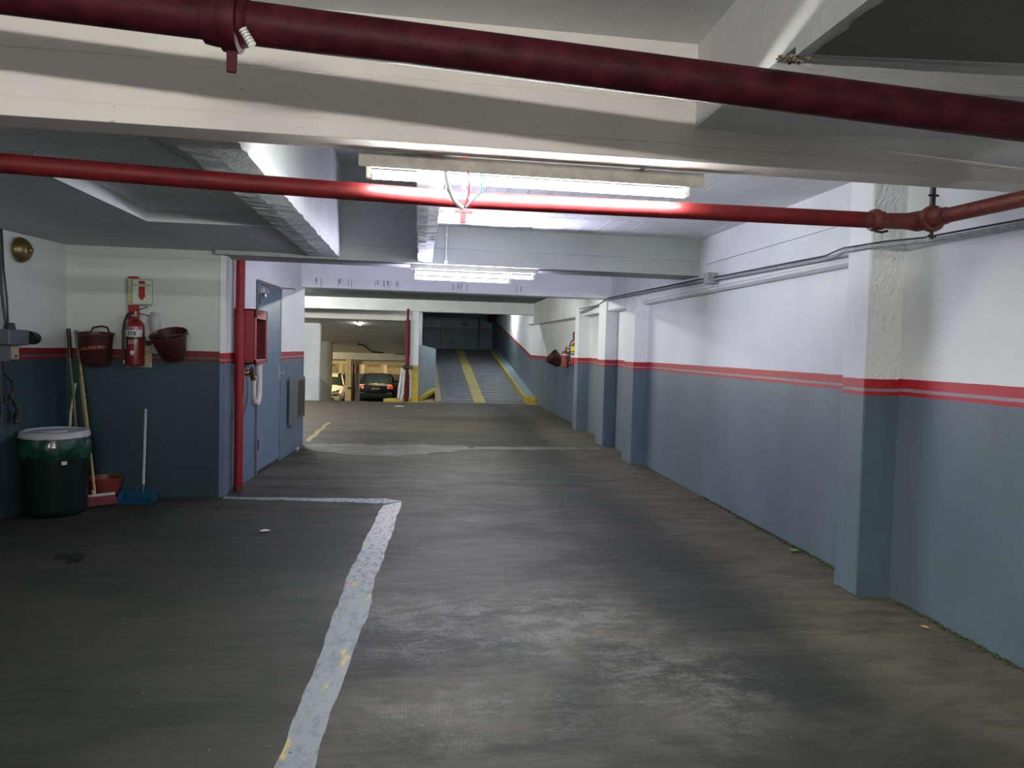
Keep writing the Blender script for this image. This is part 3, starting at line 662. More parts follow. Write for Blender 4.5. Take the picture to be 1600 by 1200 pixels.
# joint of the floor slabs
mb = MB(); mb.box(-5, 3.3, 15.08, 15.11, 0.0003, 0.0015); obj('expansion_joint', mb, 'cable', label='dark joint across the floor beyond the white patch', cat='floor joint', kind='structure')
# grit and moss along the foot of the right wall
def wx(y):
    for (xa, ya), (xb, yb) in zip(RW[:-1], RW[1:]):
        if ya <= y <= yb: return xa+(xb-xa)*(y-ya)/(yb-ya)
mb = MB()
for i in range(700):
    y = random.choice((random.uniform(2.8, 4.5), random.uniform(5.0, 8.0), random.uniform(5.0, 7.0))); x = wx(y)-abs(random.gauss(0, 0.018))-0.004; s_ = random.uniform(0.003, 0.010)
    mb.box(-s_, s_, -s_, s_, 0, s_*1.2, Tr(x, y, 0) @ Rz(random.uniform(0, 3)))
obj('wall_foot_grit', mb, 'moss', label='line of mossy grit along the foot of the right wall', cat='grit', kind='stuff')
mb = MB()
for i in range(220):
    x = random.uniform(-1.6, 3.0); y = random.uniform(2.4, 9.5); s_ = random.uniform(0.0015, 0.005)
    mb.box(-s_, s_, -s_, s_, 0, s_, Tr(x, y, 0) @ Rz(random.uniform(0, 3)))
obj('floor_grit', mb, 'dust_grit', label='grains of grit scattered over the floor', cat='grit', kind='stuff')
def leaf(x, y, a, s_, mat, label, cat='leaf'):
    mb = MB(); rows = []
    for i in range(7):
        t = i/6; w_ = s_*0.38*math.sin(PI*t)**0.8+0.0005
        rows.append([tuple(Tr(x, y, 0.002) @ Rz(a) @ Vector((s_*(t-0.5), q*w_, 0.004+0.006*abs(q)+0.004*math.sin(3*t)))) for q in (-1, -0.5, 0, 0.5, 1)])
    mb.grid(rows, sm=True); obj('leaf', mb, mat, label=label, cat=cat)
leaf(3.00, 5.74, 0.6, 0.09, 'leaf', 'small green leaf by the right wall beyond the big pillar')
leaf(2.93, 4.05, 2.2, 0.05, 'wood_yellow', 'small dry orange leaf below the wall right of the big pillar')
leaf(-1.22, 6.45, 0.3, 0.09, 'white_plastic', 'white sliver on the floor of the parking bay', 'scrap')

# ------------------------------------------------------------------ lamps
def batten(label, x0, y0, x1, y1, z, key, tubes, name='tube_lamp', lip=0, back=None, depth=0.085, group='tube lamps of the garage', h=0.05):
    """strip lamp from (x0,y0) to (x1,y1); z = underside of the housing"""
    L = math.hypot(x1-x0, y1-y0); a = math.atan2(y1-y0, x1-x0)
    t = thing(name, label, 'lamp', ((x0+x1)/2, (y0+y1)/2, z), a, group)
    m = MB(); d = depth/2
    bk_ = d if back is None else back; m.prism([(-L/2, -d, -lip), (-L/2, -d*0.95, h), (-L/2, bk_*0.8, h), (-L/2, bk_, 0), (-L/2, -d+0.004, 0), (-L/2, -d+0.003, -lip)], (L, 0, 0)); obj('housing', m, 'housing', t, local=True, bevel=0.003)
    for (yo, zo, fa, fb, r) in tubes:
        xa, xb = -L/2+fa*L, -L/2+fb*L
        m = MB(); m.tube([(xa+0.03, yo, zo), (xb-0.03, yo, zo)], r, 12)
        tb = obj('tube', m, emitter('glowing_tube_'+key, key), t, local=True)
        for xe, sg in ((xa, 1), (xb, -1)):
            m = MB(); m.box(min(xe, xe+sg*0.022), max(xe, xe+sg*0.022), yo-0.017, yo+0.017, zo-0.02, 0.001); obj('lamp_holder', m, 'white_plastic', t, local=True, bevel=0.003)
            m = MB(); m.tube([(xe+sg*0.022, yo, zo), (xe+sg*0.036, yo, zo)], r*0.96, 12); obj('tube_cap', m, 'steel', t, local=True)
    return t
t = batten('single tube lamp hanging behind the nearest beam, above the small red pipe', -0.285, 3.585, 1.335, 3.66, 2.365, 'near', [(0.01, -0.034, 0.02, 0.975, 0.021)], depth=0.15, lip=0.020, back=0.03)
for x in (-0.5, 0.5): obj('bracket', MB().box(x-0.012, x+0.012, -0.17, 0.02, 0.048, 0.056), 'steel', t, local=True)
# supply cable and loose wires
m = MB(); m.tube([(0.105, 3.545, 2.372), (0.105, 3.535, 2.33), (0.118, 3.54, 2.275), (0.145, 3.60, 2.235), (0.19, 3.69, 2.215), (0.205, 3.70, 2.215)], 0.011, 8); obj('cable', m, 'white_plastic', t)
m = MB(); m.tube([(0.20, 3.54, 2.372), (0.215, 3.53, 2.32), (0.215, 3.58, 2.26), (0.20, 3.69, 2.215)], 0.0045, 6); obj('wire', m, 'red_wire', t)
m = MB(); m.tube([(0.25, 3.545, 2.372), (0.272, 3.535, 2.33), (0.27, 3.57, 2.27), (0.235, 3.64, 2.24), (0.205, 3.69, 2.215)], 0.0045, 6); obj('wire', m, 'blue_wire', t)
batten('twin tube lamp under the second transverse beam, one tube shorter', -0.10, 8.02, 1.23, 8.10, 2.352, 'second', [(-0.02, -0.042, 0.02, 0.975, 0.017), (-0.02, -0.092, 0.02, 0.78, 0.014)], h=0.046)
def hang(t, zt, L=1.0):
    z0 = t.location.z
    for x in (-0.4, 0.4): obj('rod', MB().box(x-0.01, x+0.01, -0.01, 0.01, 0.045, zt-z0+0.01), 'steel', t, local=True)
hang(batten('tube lamp of the ceiling behind the third transverse beam', 0.2, 14.0, 1.5, 14.05, 2.72, 'mid', [(0, -0.045, 0.02, 0.975, 0.018)]), 2.86)
hang(batten('added unseen tube lamp beyond the end of the door wall, farther one', -4.9, 18.6, -3.3, 18.6, 2.70, 'mid', [(0, -0.045, 0.02, 0.975, 0.024)]), 2.86)  # added out of sight to brighten the fourth beam and the floor
hang(batten('added unseen tube lamp beyond the end of the door wall, nearer one', -4.2, 14.5, -2.7, 14.5, 2.70, 'mid', [(0, -0.045, 0.02, 0.975, 0.018)]), 2.86)  # another unseen addition, lifts the light past the third beam
hang(batten('tube lamp hanging behind the viewpoint', -1.6, -0.9, 0.0, -0.9, 2.50, 'behind', [(0, -0.045, 0.02, 0.975, 0.018)], depth=0.03), 2.91)
hang(batten('tube lamp by the wall beside the up ramp', 2.75, 26.8, 2.77, 28.2, 3.0, 'ramp', [(0, -0.045, 0.02, 0.975, 0.020)]), 3.3)
hang(batten('added unseen tube lamp over the start of the up ramp', 0.7, 22.9, 2.1, 22.9, 3.05, 'ramp', [(0, -0.045, 0.02, 0.975, 0.022)]), 3.3)  # added lamp, hidden by the fourth beam, to brighten the whole ramp
hang(batten('added unseen fill lamp far behind the viewpoint', 0.6, -4.3, 2.0, -4.3, 2.25, 'behind', [(0, -0.045, 0.02, 0.975, 0.024)], depth=0.03), 2.505)  # added fill out of view, softens the pipe shadow on the nearest beam
batten('small tube lamp on the sloping ceiling above the down ramp', -1.9, 24.4, -1.87, 25.3, 2.26, 'slope', [(0, -0.045, 0.02, 0.975, 0.022)], h=0.02, depth=0.05)
batten('warm tube lamp of the lower level, left', -5.0, 37.0, -3.8, 37.0, 0.97, 'lower', [(0, -0.045, 0.02, 0.975, 0.018)])
batten('warm tube lamp of the lower level, right', -2.4, 38.0, -1.2, 38.0, 0.97, 'lower', [(0, -0.045, 0.02, 0.975, 0.018)])
hang(batten('warm tube lamp under the sloping ceiling, behind the tall pale pillar', -6.6, 31.0, -5.2, 31.0, 1.45, 'lower', [(0, -0.045, 0.02, 0.975, 0.020)]), 1.56)

# ------------------------------------------------------------------ pipes
def ringT(p, d):
    """matrix placing local z on direction d at p"""
    d = Vector(d).normalized(); return Matrix.Translation(Vector(p)) @ d.to_track_quat('Z', 'Y').to_matrix().to_4x4()
# thick dark pipe across the top of the view
A = Vector((-3.34, 2.60, 2.722)); B = Vector((3.04, 2.535, 2.352)); Dp = (B-A).normalized()
def on(x): return A + (B-A)*((x-A.x)/(B.x-A.x))
t = thing('overhead_pipe', 'thick dark maroon pipe crossing right under the ceiling at the top', 'pipe', tuple(on(0)))
obj('pipe', MB().tube([on(-3.34), on(-1.5), on(0), on(1.5), on(3.04)], 0.066, 28), 'pipe_dark', t)
fp = on(-0.605)
m = MB(); m.lathe([(0.066, -0.085), (0.078, -0.08), (0.082, -0.05), (0.082, -0.03), (0.094, -0.025), (0.097, 0.0), (0.094, 0.025), (0.078, 0.03), (0.072, 0.05), (0.066, 0.055)], ringT(fp, Dp), 32)
obj('flange', m, 'pipe_dark', t)
m = MB(); m.box(-0.016, 0.016, -0.008, 0.008, -0.16, -0.08, Tr(*fp) @ Rz(0.12)); obj('clamp_tab', m, 'pipe_dark', t, bevel=0.003)
m = MB(); m.tube([(fp.x+0.045, fp.y-0.06, fp.z-0.045), (fp.x+0.070, fp.y-0.045, fp.z-0.085)], 0.010, 10)
for i in range(6):
    q = i/5; m.tube([(fp.x+0.045+0.024*q, fp.y-0.06+0.014*q, fp.z-0.045-0.038*q), (fp.x+0.048+0.024*q, fp.y-0.059+0.014*q, fp.z-0.050-0.038*q)], 0.0135, 10)
obj('bolt', m, 'white_plastic', t, label='white threaded bolt end')
# red sprinkler pipe with coupling, clamp and elbow
t = thing('sprinkler_pipe', 'red pipe crossing the drive just past the nearest lamp, then turning along the right wall', 'pipe', (0.217, 3.75, 2.265))
obj('pipe', MB().tube([(-3.45, 3.19, 2.275), (-1.735, 3.457, 2.266), (-0.82, 3.61, 2.265), (0.229, 3.755, 2.265), (1.24, 3.755, 2.265), (2.26, 3.76, 2.265)], 0.041, 26), 'pipe_red', t)
obj('pipe', MB().tube([(2.575, 3.66, 2.268), (2.620, 3.11, 2.268), (2.66, 1.6, 2.268), (2.75, -4.99, 2.268)], 0.037, 24), 'pipe_rust', t, label='pipe running back along the right wall')
m = MB(); m.lathe([(0.040, -0.07), (0.052, -0.066), (0.057, -0.05), (0.057, -0.03), (0.048, -0.022), (0.048, 0.0), (0.039, 0.004), (0.039, 0.10)], ringT((2.37, 3.76, 2.265), (1, 0, 0)), 26)
m.tube([(2.24, 3.76, 2.265), (2.32, 3.76, 2.265)], 0.041, 20); obj('coupling', m, 'pipe_rust', t)
m = MB(); m.tube([(2.40, 3.76, 2.265), (2.50, 3.76, 2.268), (2.555, 3.75, 2.268), (2.570, 3.70, 2.268), (2.58, 3.56, 2.268)], [0.041, 0.042, 0.053, 0.052, 0.042], 22); obj('elbow', m, 'pipe_rust', t)
m = MB(); m.lathe([(0.052, -0.020), (0.065, -0.017), (0.068, 0.0), (0.065, 0.017), (0.052, 0.020)], ringT((2.577, 3.66, 2.268), (0.08, -1, 0)), 28); obj('clamp_ring', m, 'pipe_rust', t)
m = MB(); m.box(2.567, 2.587, 3.655, 3.675, 2.33, 2.82); m.tube([(2.55, 3.66, 2.385), (2.605, 3.66, 2.385)], 0.006, 8); obj('hanger', m, 'dark_steel', t)
m = MB(); m.box(2.569, 2.585, 3.657, 3.669, 2.165, 2.205); m.tube([(2.555, 3.66, 2.18), (2.60, 3.66, 2.18)], 0.007, 8); obj('clamp_bolt', m, 'dark_steel', t)
m = MB(); m.tube([(2.31, 3.73, 2.205), (2.34, 3.715, 2.197), (2.37, 3.71, 2.205)], 0.006, 8); obj('wire_tie', m, 'black', t)
m = MB(); m.lathe([(0.042, -0.018), (0.049, -0.018), (0.049, 0.018), (0.042, 0.018)], ringT((0.20, 3.752, 2.265), (1, 0.0, 0)), 24)
m.box(0.186, 0.214, 3.735, 3.745, 2.150, 2.225); m.box(0.160, 0.245, 3.732, 3.742, 2.200, 2.219); m.box(0.188, 0.212, 3.75, 3.76, 2.30, 2.82); obj('pipe_clamp', m, 'red', t, bevel=0.002)
m = MB(); m.tube([(0.20, 3.733, 2.165), (0.20, 3.745, 2.165)], 0.008, 8); obj('clamp_hole', m, 'dark_steel', t)
# standpipe at the door wall
t = thing('standpipe', 'red vertical standpipe in front of the hose cabinet', 'pipe', (-1.85, 8.30, 0))
obj('pipe', MB().tube([(-1.85, 8.30, 0.0), (-1.85, 8.30, 1.12), (-1.845, 8.30, 2.44)], 0.046, 20), 'stand_red', t)
obj('coupling', MB().tube([(-1.85, 8.30, 1.02), (-1.85, 8.30, 1.28)], 0.051, 20), 'stand_red', t)
obj('foot_ring', MB().tube([(-1.85, 8.30, 0.0), (-1.85, 8.30, 0.05)], 0.052, 20), 'pipe_rust', t)
# far standpipe with valve
t = thing('standpipe', 'far red standpipe beside the white pillar with a hose on it', 'pipe', (-0.31, 21.6, 0.1))
obj('pipe', MB().tube([(-0.31, 21.6, 0.0), (-0.31, 21.6, 2.3)], 0.055, 14), 'pipe_red', t)
obj('pipe', MB().tube([(-0.31, 21.6, 2.3), (-0.31, 21.6, 2.6)], 0.035, 12), 'pipe_red', t)
m = MB(); m.tube([(-0.42, 21.56, 0.98), (-0.22, 21.56, 0.98)], 0.05, 10); m.lathe([(0.02, 0), (0.07, 0.01), (0.07, 0.025), (0.02, 0.03)], Tr(-0.2, 21.56, 0.98) @ Ry(PI/2), 14); obj('valve', m, 'dark_steel', t)
h = obj('fire_hose', MB().tube([(-0.43, 21.5, 0.95), (-0.45, 21.48, 0.75), (-0.50, 21.47, 0.4), (-0.52, 21.47, 0.12), (-0.46, 21.47, 0.06), (-0.41, 21.48, 0.25), (-0.40, 21.5, 0.6), (-0.38, 21.5, 0.9)], 0.045, 10), 'canvas_white', label='white canvas hose hanging on the far standpipe', cat='hose')

# conduits on the right wall
def conduit(pts, r, label, mat='conduit', name='conduit'):
    m = MB(); m.tube(pts, r, 10); return obj(name, m, mat, label=label, cat='conduit')
c = thing('conduit', 'grey painted conduit running along the right wall beam over the big pillar', 'conduit', (2.95, 7.6, 2.3))
obj('tube', MB().tube([(3.03, 1.0, 2.235), (3.02, 3.45, 2.245), (2.97, 4.3, 2.255), (2.86, 4.52, 2.258), (2.83, 4.62, 2.262), (2.83, 4.92, 2.268), (2.90, 5.1, 2.270), (2.965, 5.4, 2.275), (2.965, 7.55, 2.31)], 0.013, 10), 'conduit', c)
obj('tube', MB().tube([(3.03, 1.0, 2.262), (3.02, 3.45, 2.270), (2.97, 4.3, 2.278), (2.86, 4.52, 2.280), (2.83, 4.92, 2.290), (2.965, 5.4, 2.300), (2.965, 7.55, 2.335)], 0.006, 8), 'cable', c)
obj('tube', MB().tube([(2.965, 7.7, 2.325), (2.975, 9.6, 2.35), (2.98, 12.2, 2.39), (3.07, 12.9, 2.37), (3.07, 14.5, 2.30), (3.16, 15.2, 2.30)], 0.013, 10), 'conduit', c)
obj('tube', MB().tube([(2.965, 7.7, 2.345), (2.975, 9.6, 2.375), (2.98, 12.1, 2.41), (3.02, 12.9, 2.34), (3.05, 14.6, 2.36)], 0.007, 8), 'cable', c)
obj('junction_box', MB().box(2.90, 3.0, 7.56, 7.68, 2.27, 2.385), 'conduit', c, bevel=0.006)
c2 = thing('conduit', 'thin white conduit dropping from the slab to the twin tube lamp', 'conduit', (0.26, 7.9, 2.4))
obj('tube', MB().tube([(0.26, 7.91, 2.80), (0.26, 7.91, 2.55), (0.26, 7.915, 2.41)], 0.010, 8), 'white_plastic', c2)
for z in (2.68, 2.42): obj('saddle', MB().box(0.243, 0.277, 7.895, 7.945, z, z+0.02), 'white_plastic', c2)

# ------------------------------------------------------------------ door, cabinet, hose, boxes on the door wall
ang = math.atan2(10.42-9.16, -1.80+1.865)-PI/2       # turn of the door wall
def DWp(y, off=0.0):
    t_ = (y-DW[1][1])/(DW[2][1]-DW[1][1]); return DW[1][0]+(DW[2][0]-DW[1][0])*t_+off
d = thing('door_1', 'blue grey steel door in the door wall behind the hose cabinet', 'door', (-1.85, 9.2, 0), kind='structure')
T = Tr(DWp(9.18), 9.18, 0) @ Rz(ang)
obj('door_leaf', MB().box(-0.035, 0.012, 0.06, 1.16, 0.05, 2.235, T), 'door', d, bevel=0.004)
m = MB(); m.box(-0.10, 0.020, 0.0, 0.055, 0, 2.27, T); m.box(-0.10, 0.016, 1.165, 1.215, 0, 2.27, T); m.box(-0.10, 0.018, 0.0, 1.215, 2.237, 2.28, T); obj('door_frame', m, 'grey_metal', d, bevel=0.003)
for z in (0.3, 1.2, 2.0): obj('hinge', MB().tube([T @ Vector((0.022, 0.056, z)), T @ Vector((0.022, 0.056, z+0.12))], 0.010, 8), 'dark_steel', d)
h = obj('door_handle', MB().box(0.012, 0.030, 1.06, 1.11, 1.08, 1.26, T), 'steel', d)
obj('lever', MB().tube([T @ Vector((0.03, 1.085, 1.17)), T @ Vector((0.075, 1.085, 1.17)), T @ Vector((0.075, 1.0, 1.17))], 0.009, 8), 'steel', h)
m = MB(); m.box(0.012, 0.06, 0.12, 0.36, 2.13, 2.20, T); m.tube([T @ Vector((0.045, 0.22, 2.13)), T @ Vector((0.045, 0.22, 2.09))], 0.022, 10)
cl = obj('door_closer', m, 'steel', d, bevel=0.004)
obj('closer_arm', MB().tube([T @ Vector((0.05, 0.24, 2.20)), T @ Vector((0.20, 0.42, 2.215)), T @ Vector((0.30, 0.62, 2.225))], 0.009, 8), 'steel', cl)
obj('floor_gap', MB().box(-0.05, 0.0, 0.055, 1.165, 0.0, 0.05, T), 'black', d)

cb = thing('hose_cabinet', 'red fire hose cabinet with a glass front mounted before the door', 'cabinet', (-1.80, 8.6, 1.32))
X0, X1, Y0, Y1, Z0, Z1 = -1.925, -1.72, 8.36, 9.0, 1.325, 1.905
m = MB(); m.box(X0, X1, Y0, Y0+0.015, Z0, Z1); m.box(X0, X1, Y1-0.015, Y1, Z0, Z1); m.box(X0, X1, Y0, Y1, Z0, Z0+0.015); m.box(X0, X1, Y0, Y1, Z1-0.015, Z1); m.box(X0, X0+0.012, Y0, Y1, Z0, Z1)
obj('case', m, 'cab_red', cb)
m = MB(); b_ = 0.065
m.box(X1, X1+0.018, Y0, Y0+0.05, Z0, Z1); m.box(X1, X1+0.018, Y1-0.05, Y1, Z0, Z1); m.box(X1, X1+0.018, Y0, Y1, Z0, Z0+0.045); m.box(X1, X1+0.018, Y0, Y1, Z1-0.10, Z1)
dr = obj('door', m, 'cab_red', cb, bevel=0.003)
obj('pane', MB().box(X1+0.006, X1+0.010, Y0+0.04, Y1-0.04, Z0+0.04, Z1-0.09), 'glass', dr)
obj('back_panel', MB().box(X0+0.012, X0+0.016, Y0+0.02, Y1-0.02, Z0+0.24, Z1-0.02), 'grey_metal', cb)
# hose folded inside and hanging below
def ribbon(path, w_, th, mat, name, par=None, label=None, cat=None):
    m = MB(); rows = []
    P = [Vector(p) for p in path]
    for i, p in enumerate(P):
        t_ = (P[min(i+1, len(P)-1)]-P[max(i-1, 0)]).normalized(); n_ = Vector((0, 1, 0)).cross(t_).normalized()*th
        y_ = Vector((0, w_/2, 0)); rows.append([tuple(p-y_-n_), tuple(p+y_-n_), tuple(p+y_+n_), tuple(p-y_+n_)])
    m.grid(rows, sm=False, close=True); m.face([0, 1, 2, 3]); k_ = (len(rows)-1)*4; m.face([k_+3, k_+2, k_+1, k_])
    return obj(name, m, mat, par, label=label, cat=cat)
hs = thing('fire_hose', 'pale canvas hose folded in the cabinet and looping below it', 'hose', (-1.78, 8.6, 0.95))
for i in range(4):
    y = 8.46+i*0.035
    ribbon([(-1.80, y, 1.80), (-1.78, y+0.01, 1.74), (-1.775, y+0.015, 1.6), (-1.80, y+0.005, 1.42)], 0.03, 0.006, 'canvas', 'hose_fold', hs)
path = []
for i in range(19):
    a = PI*i/18; path.append((-1.745+0.005*math.cos(a), 8.62-0.16*math.cos(a)+0.02, 1.02-0.13*math.sin(a)))
path = [(-1.74, 8.50, 1.19), (-1.74, 8.485, 1.10)] + [(q[0], q[1], q[2]) for q in path] + [(-1.75, 8.80, 1.15), (-1.76, 8.79, 1.33)]
m = MB(); rows = []
for i, p in enumerate(path): pass
m.tube(path, [0.024]+[0.026]*6+[0.036]*(len(path)-8)+[0.045], 10); obj('hose_loop', m, 'canvas', hs)
m = MB(); m.tube([(-1.74, 8.50, 1.18), (-1.74, 8.50, 1.12)], 0.030, 12); obj('hose_coupling', m, 'steel', hs)
vl = thing('hydrant_valve', 'brass valve with a black wheel on the standpipe under the cabinet', 'valve', (-1.78, 8.38, 1.2))
m = MB(); m.tube([(-1.84, 8.33, 1.23), (-1.76, 8.42, 1.23)], 0.032, 12); m.tube([(-1.76, 8.42, 1.25), (-1.74, 8.47, 1.16)], 0.030, 12); obj('body', m, 'copper', vl)
m = MB(); Tw = Tr(-1.735, 8.36, 1.235) @ Ry(PI/2) @ Rx(-0.5)
ring = [Tw @ Vector((0.055*math.cos(a*PI/10), 0.055*math.sin(a*PI/10), 0)) for a in range(21)]
m.tube(ring, 0.007, 8, caps=False)
for q in range(5): m.tube([Tw @ Vector((0, 0, 0)), Tw @ Vector((0.055*math.cos(q*2*PI/5), 0.055*math.sin(q*2*PI/5), 0))], 0.005, 6)
m.tube([(-1.80, 8.38, 1.235), Tw @ Vector((0, 0, 0.01))], 0.010, 8); obj('wheel', m, 'black', vl)

mbx = thing('meter_box', 'grey meter box with its narrow door ajar, on the end of the door wall', 'box', (-1.76, 11.4, 0.4))
T = Tr(-1.775, 11.0, 0) @ Rz(ang)
obj('case', MB().box(-0.08, 0.025, 0.25, 0.98, 0.46, 1.06, T), 'grey_metal', mbx, bevel=0.004)
obj('recess', MB().box(0.020, 0.029, 0.30, 0.93, 0.50, 1.02, T), 'dark_steel', mbx)
Td = T @ Tr(0.03, 0.25, 0) @ Rz(0.16)
obj('door', MB().box(0.0, 0.018, -0.30, 0.0, 0.36, 1.06, Td) if False else MB().box(0.0, 0.018, -0.34, 0.02, 0.42, 1.07, T @ Tr(0.05, 0.22, 0) @ Rz(-0.10)), 'grey_metal', mbx, bevel=0.002)
obj('floor_stub_pipe', MB().tube([(-1.71, 11.3, 0.02), (-1.70, 11.36, 0.05)], 0.02, 8), 'conduit', label='stub of pipe at the foot of the door wall below the meter box', cat='pipe')

# ------------------------------------------------------------------ alcove: sign, extinguisher, buckets
YB = 7.885
sg = thing('extinguisher_sign', 'pale square sign with a red arrow and lettering over the alcove extinguisher', 'sign', (-2.65, 7.84, 2.0))
yS = 7.80
obj('backing', MB().box(-2.79, -2.70, 7.845, YB+0.01, 1.50, 2.16), 'red', sg, label='red backing board', bevel=0.002)
pl = obj('plate', MB().box(-2.745, -2.545, yS, yS+0.014, 1.885, 2.135), 'sign', sg, bevel=0.003)
obj('side', MB().box(-2.778, -2.742, yS+0.012, YB, 1.885, 2.135), 'card_yellow', sg)
m = MB()
for a_ in ((-2.740, -2.550, 2.126, 2.130), (-2.740, -2.550, 1.890, 1.894)): m.box(a_[0], a_[1], yS-0.001, yS+0.002, a_[2], a_[3])
for a_ in ((-2.740, -2.736), (-2.554, -2.550)): m.box(a_[0], a_[1], yS-0.001, yS+0.002, 1.890, 2.130)
obj('border', m, 'dark_print', pl)
m = MB(); cx = -2.65
m.prism([(cx-0.029, yS-0.001, 2.115), (cx+0.029, yS-0.001, 2.115), (cx+0.029, yS-0.001, 2.088), (cx-0.029, yS-0.001, 2.088)], (0, 0.002, 0))
m.prism([(cx-0.029, yS-0.001, 2.062), (cx-0.029, yS-0.001, 1.975), (cx-0.046, yS-0.001, 1.985), (cx, yS-0.001, 1.925), (cx+0.046, yS-0.001, 1.985), (cx+0.029, yS-0.001, 1.975), (cx+0.029, yS-0.001, 2.062)], (0, 0.002, 0))
obj('arrow', m, 'red', pl)
obj('lettering', text_mb('MATAFUEGO', 0.032, Tr(cx, yS-0.001, 2.075), squash=0.86), 'dark_print', pl)
obj('card', MB().box(-2.80, -2.575, 7.850, 7.865, 1.285, 1.52), 'card_yellow', sg, label='yellowed instruction card')
m = MB()
for z in (1.30, 1.345, 1.39, 1.435, 1.48): m.box(-2.66, -2.592, 7.848, 7.851, z, z+0.003)
m.box(-2.594, -2.590, 7.848, 7.851, 1.30, 1.48); m.box(-2.64, -2.61, 7.848, 7.851, 1.41, 1.416); m.box(-2.64, -2.61, 7.848, 7.851, 1.365, 1.371); obj('card_print', m, 'dark_print', sg)
obj('dark_block', MB().box(-2.615, -2.565, 7.80, 7.86, 1.50, 1.545), 'black', sg)
m = MB(); rows = []
for i in range(9):
    z = 1.42+0.40*i/8; rows.append([(-2.585+0.085*j/4+0.012*math.sin(i*0.8+j), 7.84-0.03*math.sin(PI*j/4)-0.01*math.sin(i*1.3), z) for j in range(5)])
m.grid(rows); obj('plastic_sleeve', m, 'paper', label='crumpled clear plastic sleeve hanging between extinguisher and bucket', cat='sleeve')

def extinguisher(name, label, T, r, H, labels, hose_side=-1, paint='red'):
    """T places the local frame (z up, -y front) with z=0 at the foot"""
    o_ = T.to_translation(); t_ = thing(name, label, 'extinguisher', tuple(o_), 0, 'fire extinguishers on the walls')
    m = MB(); m.lathe([(r*0.80, 0.0), (r*0.97, 0.01), (r, 0.03), (r, H*0.80), (r*0.93, H*0.86), (r*0.70, H*0.93), (r*0.35, H*0.975), (r*0.32, H)], T, 30); obj('cylinder', m, paint, t_)
    m = MB(); m.lathe([(r*0.30, H), (r*0.34, H+0.01), (r*0.34, H+0.03), (r*0.22, H+0.035), (r*0.22, H+0.06)], T, 16); obj('valve', m, 'copper', t_)
    m = MB(); m.box(-0.008, 0.008, -0.012, 0.012, H+0.045, H+0.065, T); m.prism([(0.0, -0.009, H+0.062), (r*1.35, -0.009, H+0.10), (r*1.35, -0.009, H+0.108), (0.0, -0.009, H+0.072)], (0, 0.018, 0), T)
    m.prism([(0.0, -0.009, H+0.045), (r*1.6, -0.009, H+0.018), (r*1.6, -0.009, H+0.026), (0.0, -0.009, H+0.055)], (0, 0.018, 0), T); obj('handle', m, 'dark_steel', t_)
    m = MB(); m.lathe([(0.014, 0), (0.016, 0.004), (0.012, 0.008), (0.0001, 0.009)], T @ Tr(-0.012, -r*0.33, H+0.02) @ Rx(PI/2), 14); obj('gauge', m, 'steel', t_)
    s_ = hose_side; m = MB()
    hp = [(s_*r*0.25, 0, H+0.045), (s_*r*0.9, 0, H+0.03), (s_*r*1.25, 0, H-0.05), (s_*r*1.38, 0, H*0.72), (s_*r*1.40, 0, H*0.4), (s_*r*1.30, 0, H*0.12)]
    # smooth
    sp = []
    for i in range(len(hp)-1):
        a_, b_ = Vector(hp[i]), Vector(hp[i+1])
        for q in range(4): sp.append(T @ a_.lerp(b_, q/4))
    sp.append(T @ Vector(hp[-1])); m.tube(sp, 0.0125, 10); hz = obj('hose', m, 'black', t_)
    m = MB(); m.tube([T @ Vector(hp[-1]), T @ Vector((s_*r*1.28, 0, H*0.04))], [0.013, 0.010], 10); obj('nozzle', m, 'steel', hz)
    for z0, z1, aw, mat in labels:
        m = MB(); m.lathe([(r+0.0015, z0), (r+0.0015, z1)], T @ Rz(-PI/2-aw/2), 16, True, aw); lb = obj('label', m, mat, t_)
    m = MB(); m.lathe([(r+0.002, H*0.56), (r+0.004, H*0.56), (r+0.004, H*0.60), (r+0.002, H*0.60)], T, 30); m.box(-0.01, 0.01, 0, r+0.03, H*0.56, H*0.60, T)
    obj('bracket_strap', m, 'black', t_)
    return t_
T = Tr(-2.684, 7.735, 1.30)
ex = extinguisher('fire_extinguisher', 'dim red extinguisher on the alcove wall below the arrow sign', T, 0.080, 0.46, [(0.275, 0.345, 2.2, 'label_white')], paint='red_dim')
obj('lettering', text_mb('Georgia', 0.034, T @ Tr(0, -0.083, 0.365), curve_r=0.082), 'pale_print', ex)
obj('lettering', text_mb('2011', 0.056, T @ Tr(0.0, -0.083, 0.225), curve_r=0.082, squash=0.8), 'pale_print', ex)
m = MB(); m.lathe([(0.016, -0.001), (0.020, 0.0), (0.020, 0.002), (0.016, 0.002)], T @ Tr(0, -0.082, 0.13) @ Rx(PI/2), 20); m.box(-0.008, 0.008, -0.084, -0.082, 0.122, 0.138, T); m.box(-0.012, -0.006, -0.084, -0.080, 0.100, 0.112, T); m.box(0.006, 0.012, -0.084, -0.080, 0.100, 0.112, T)
obj('emblem', m, 'pale_print', ex)
m = MB()
for xx in (-0.045, -0.012, 0.022, 0.04): m.lathe([(0.0816, 0.29), (0.0826, 0.29), (0.0826, 0.325), (0.0816, 0.33)], T @ Rz(-PI/2+xx*9-0.09), 4, True, 0.14)
obj('label_print', m, 'dark_print', ex)

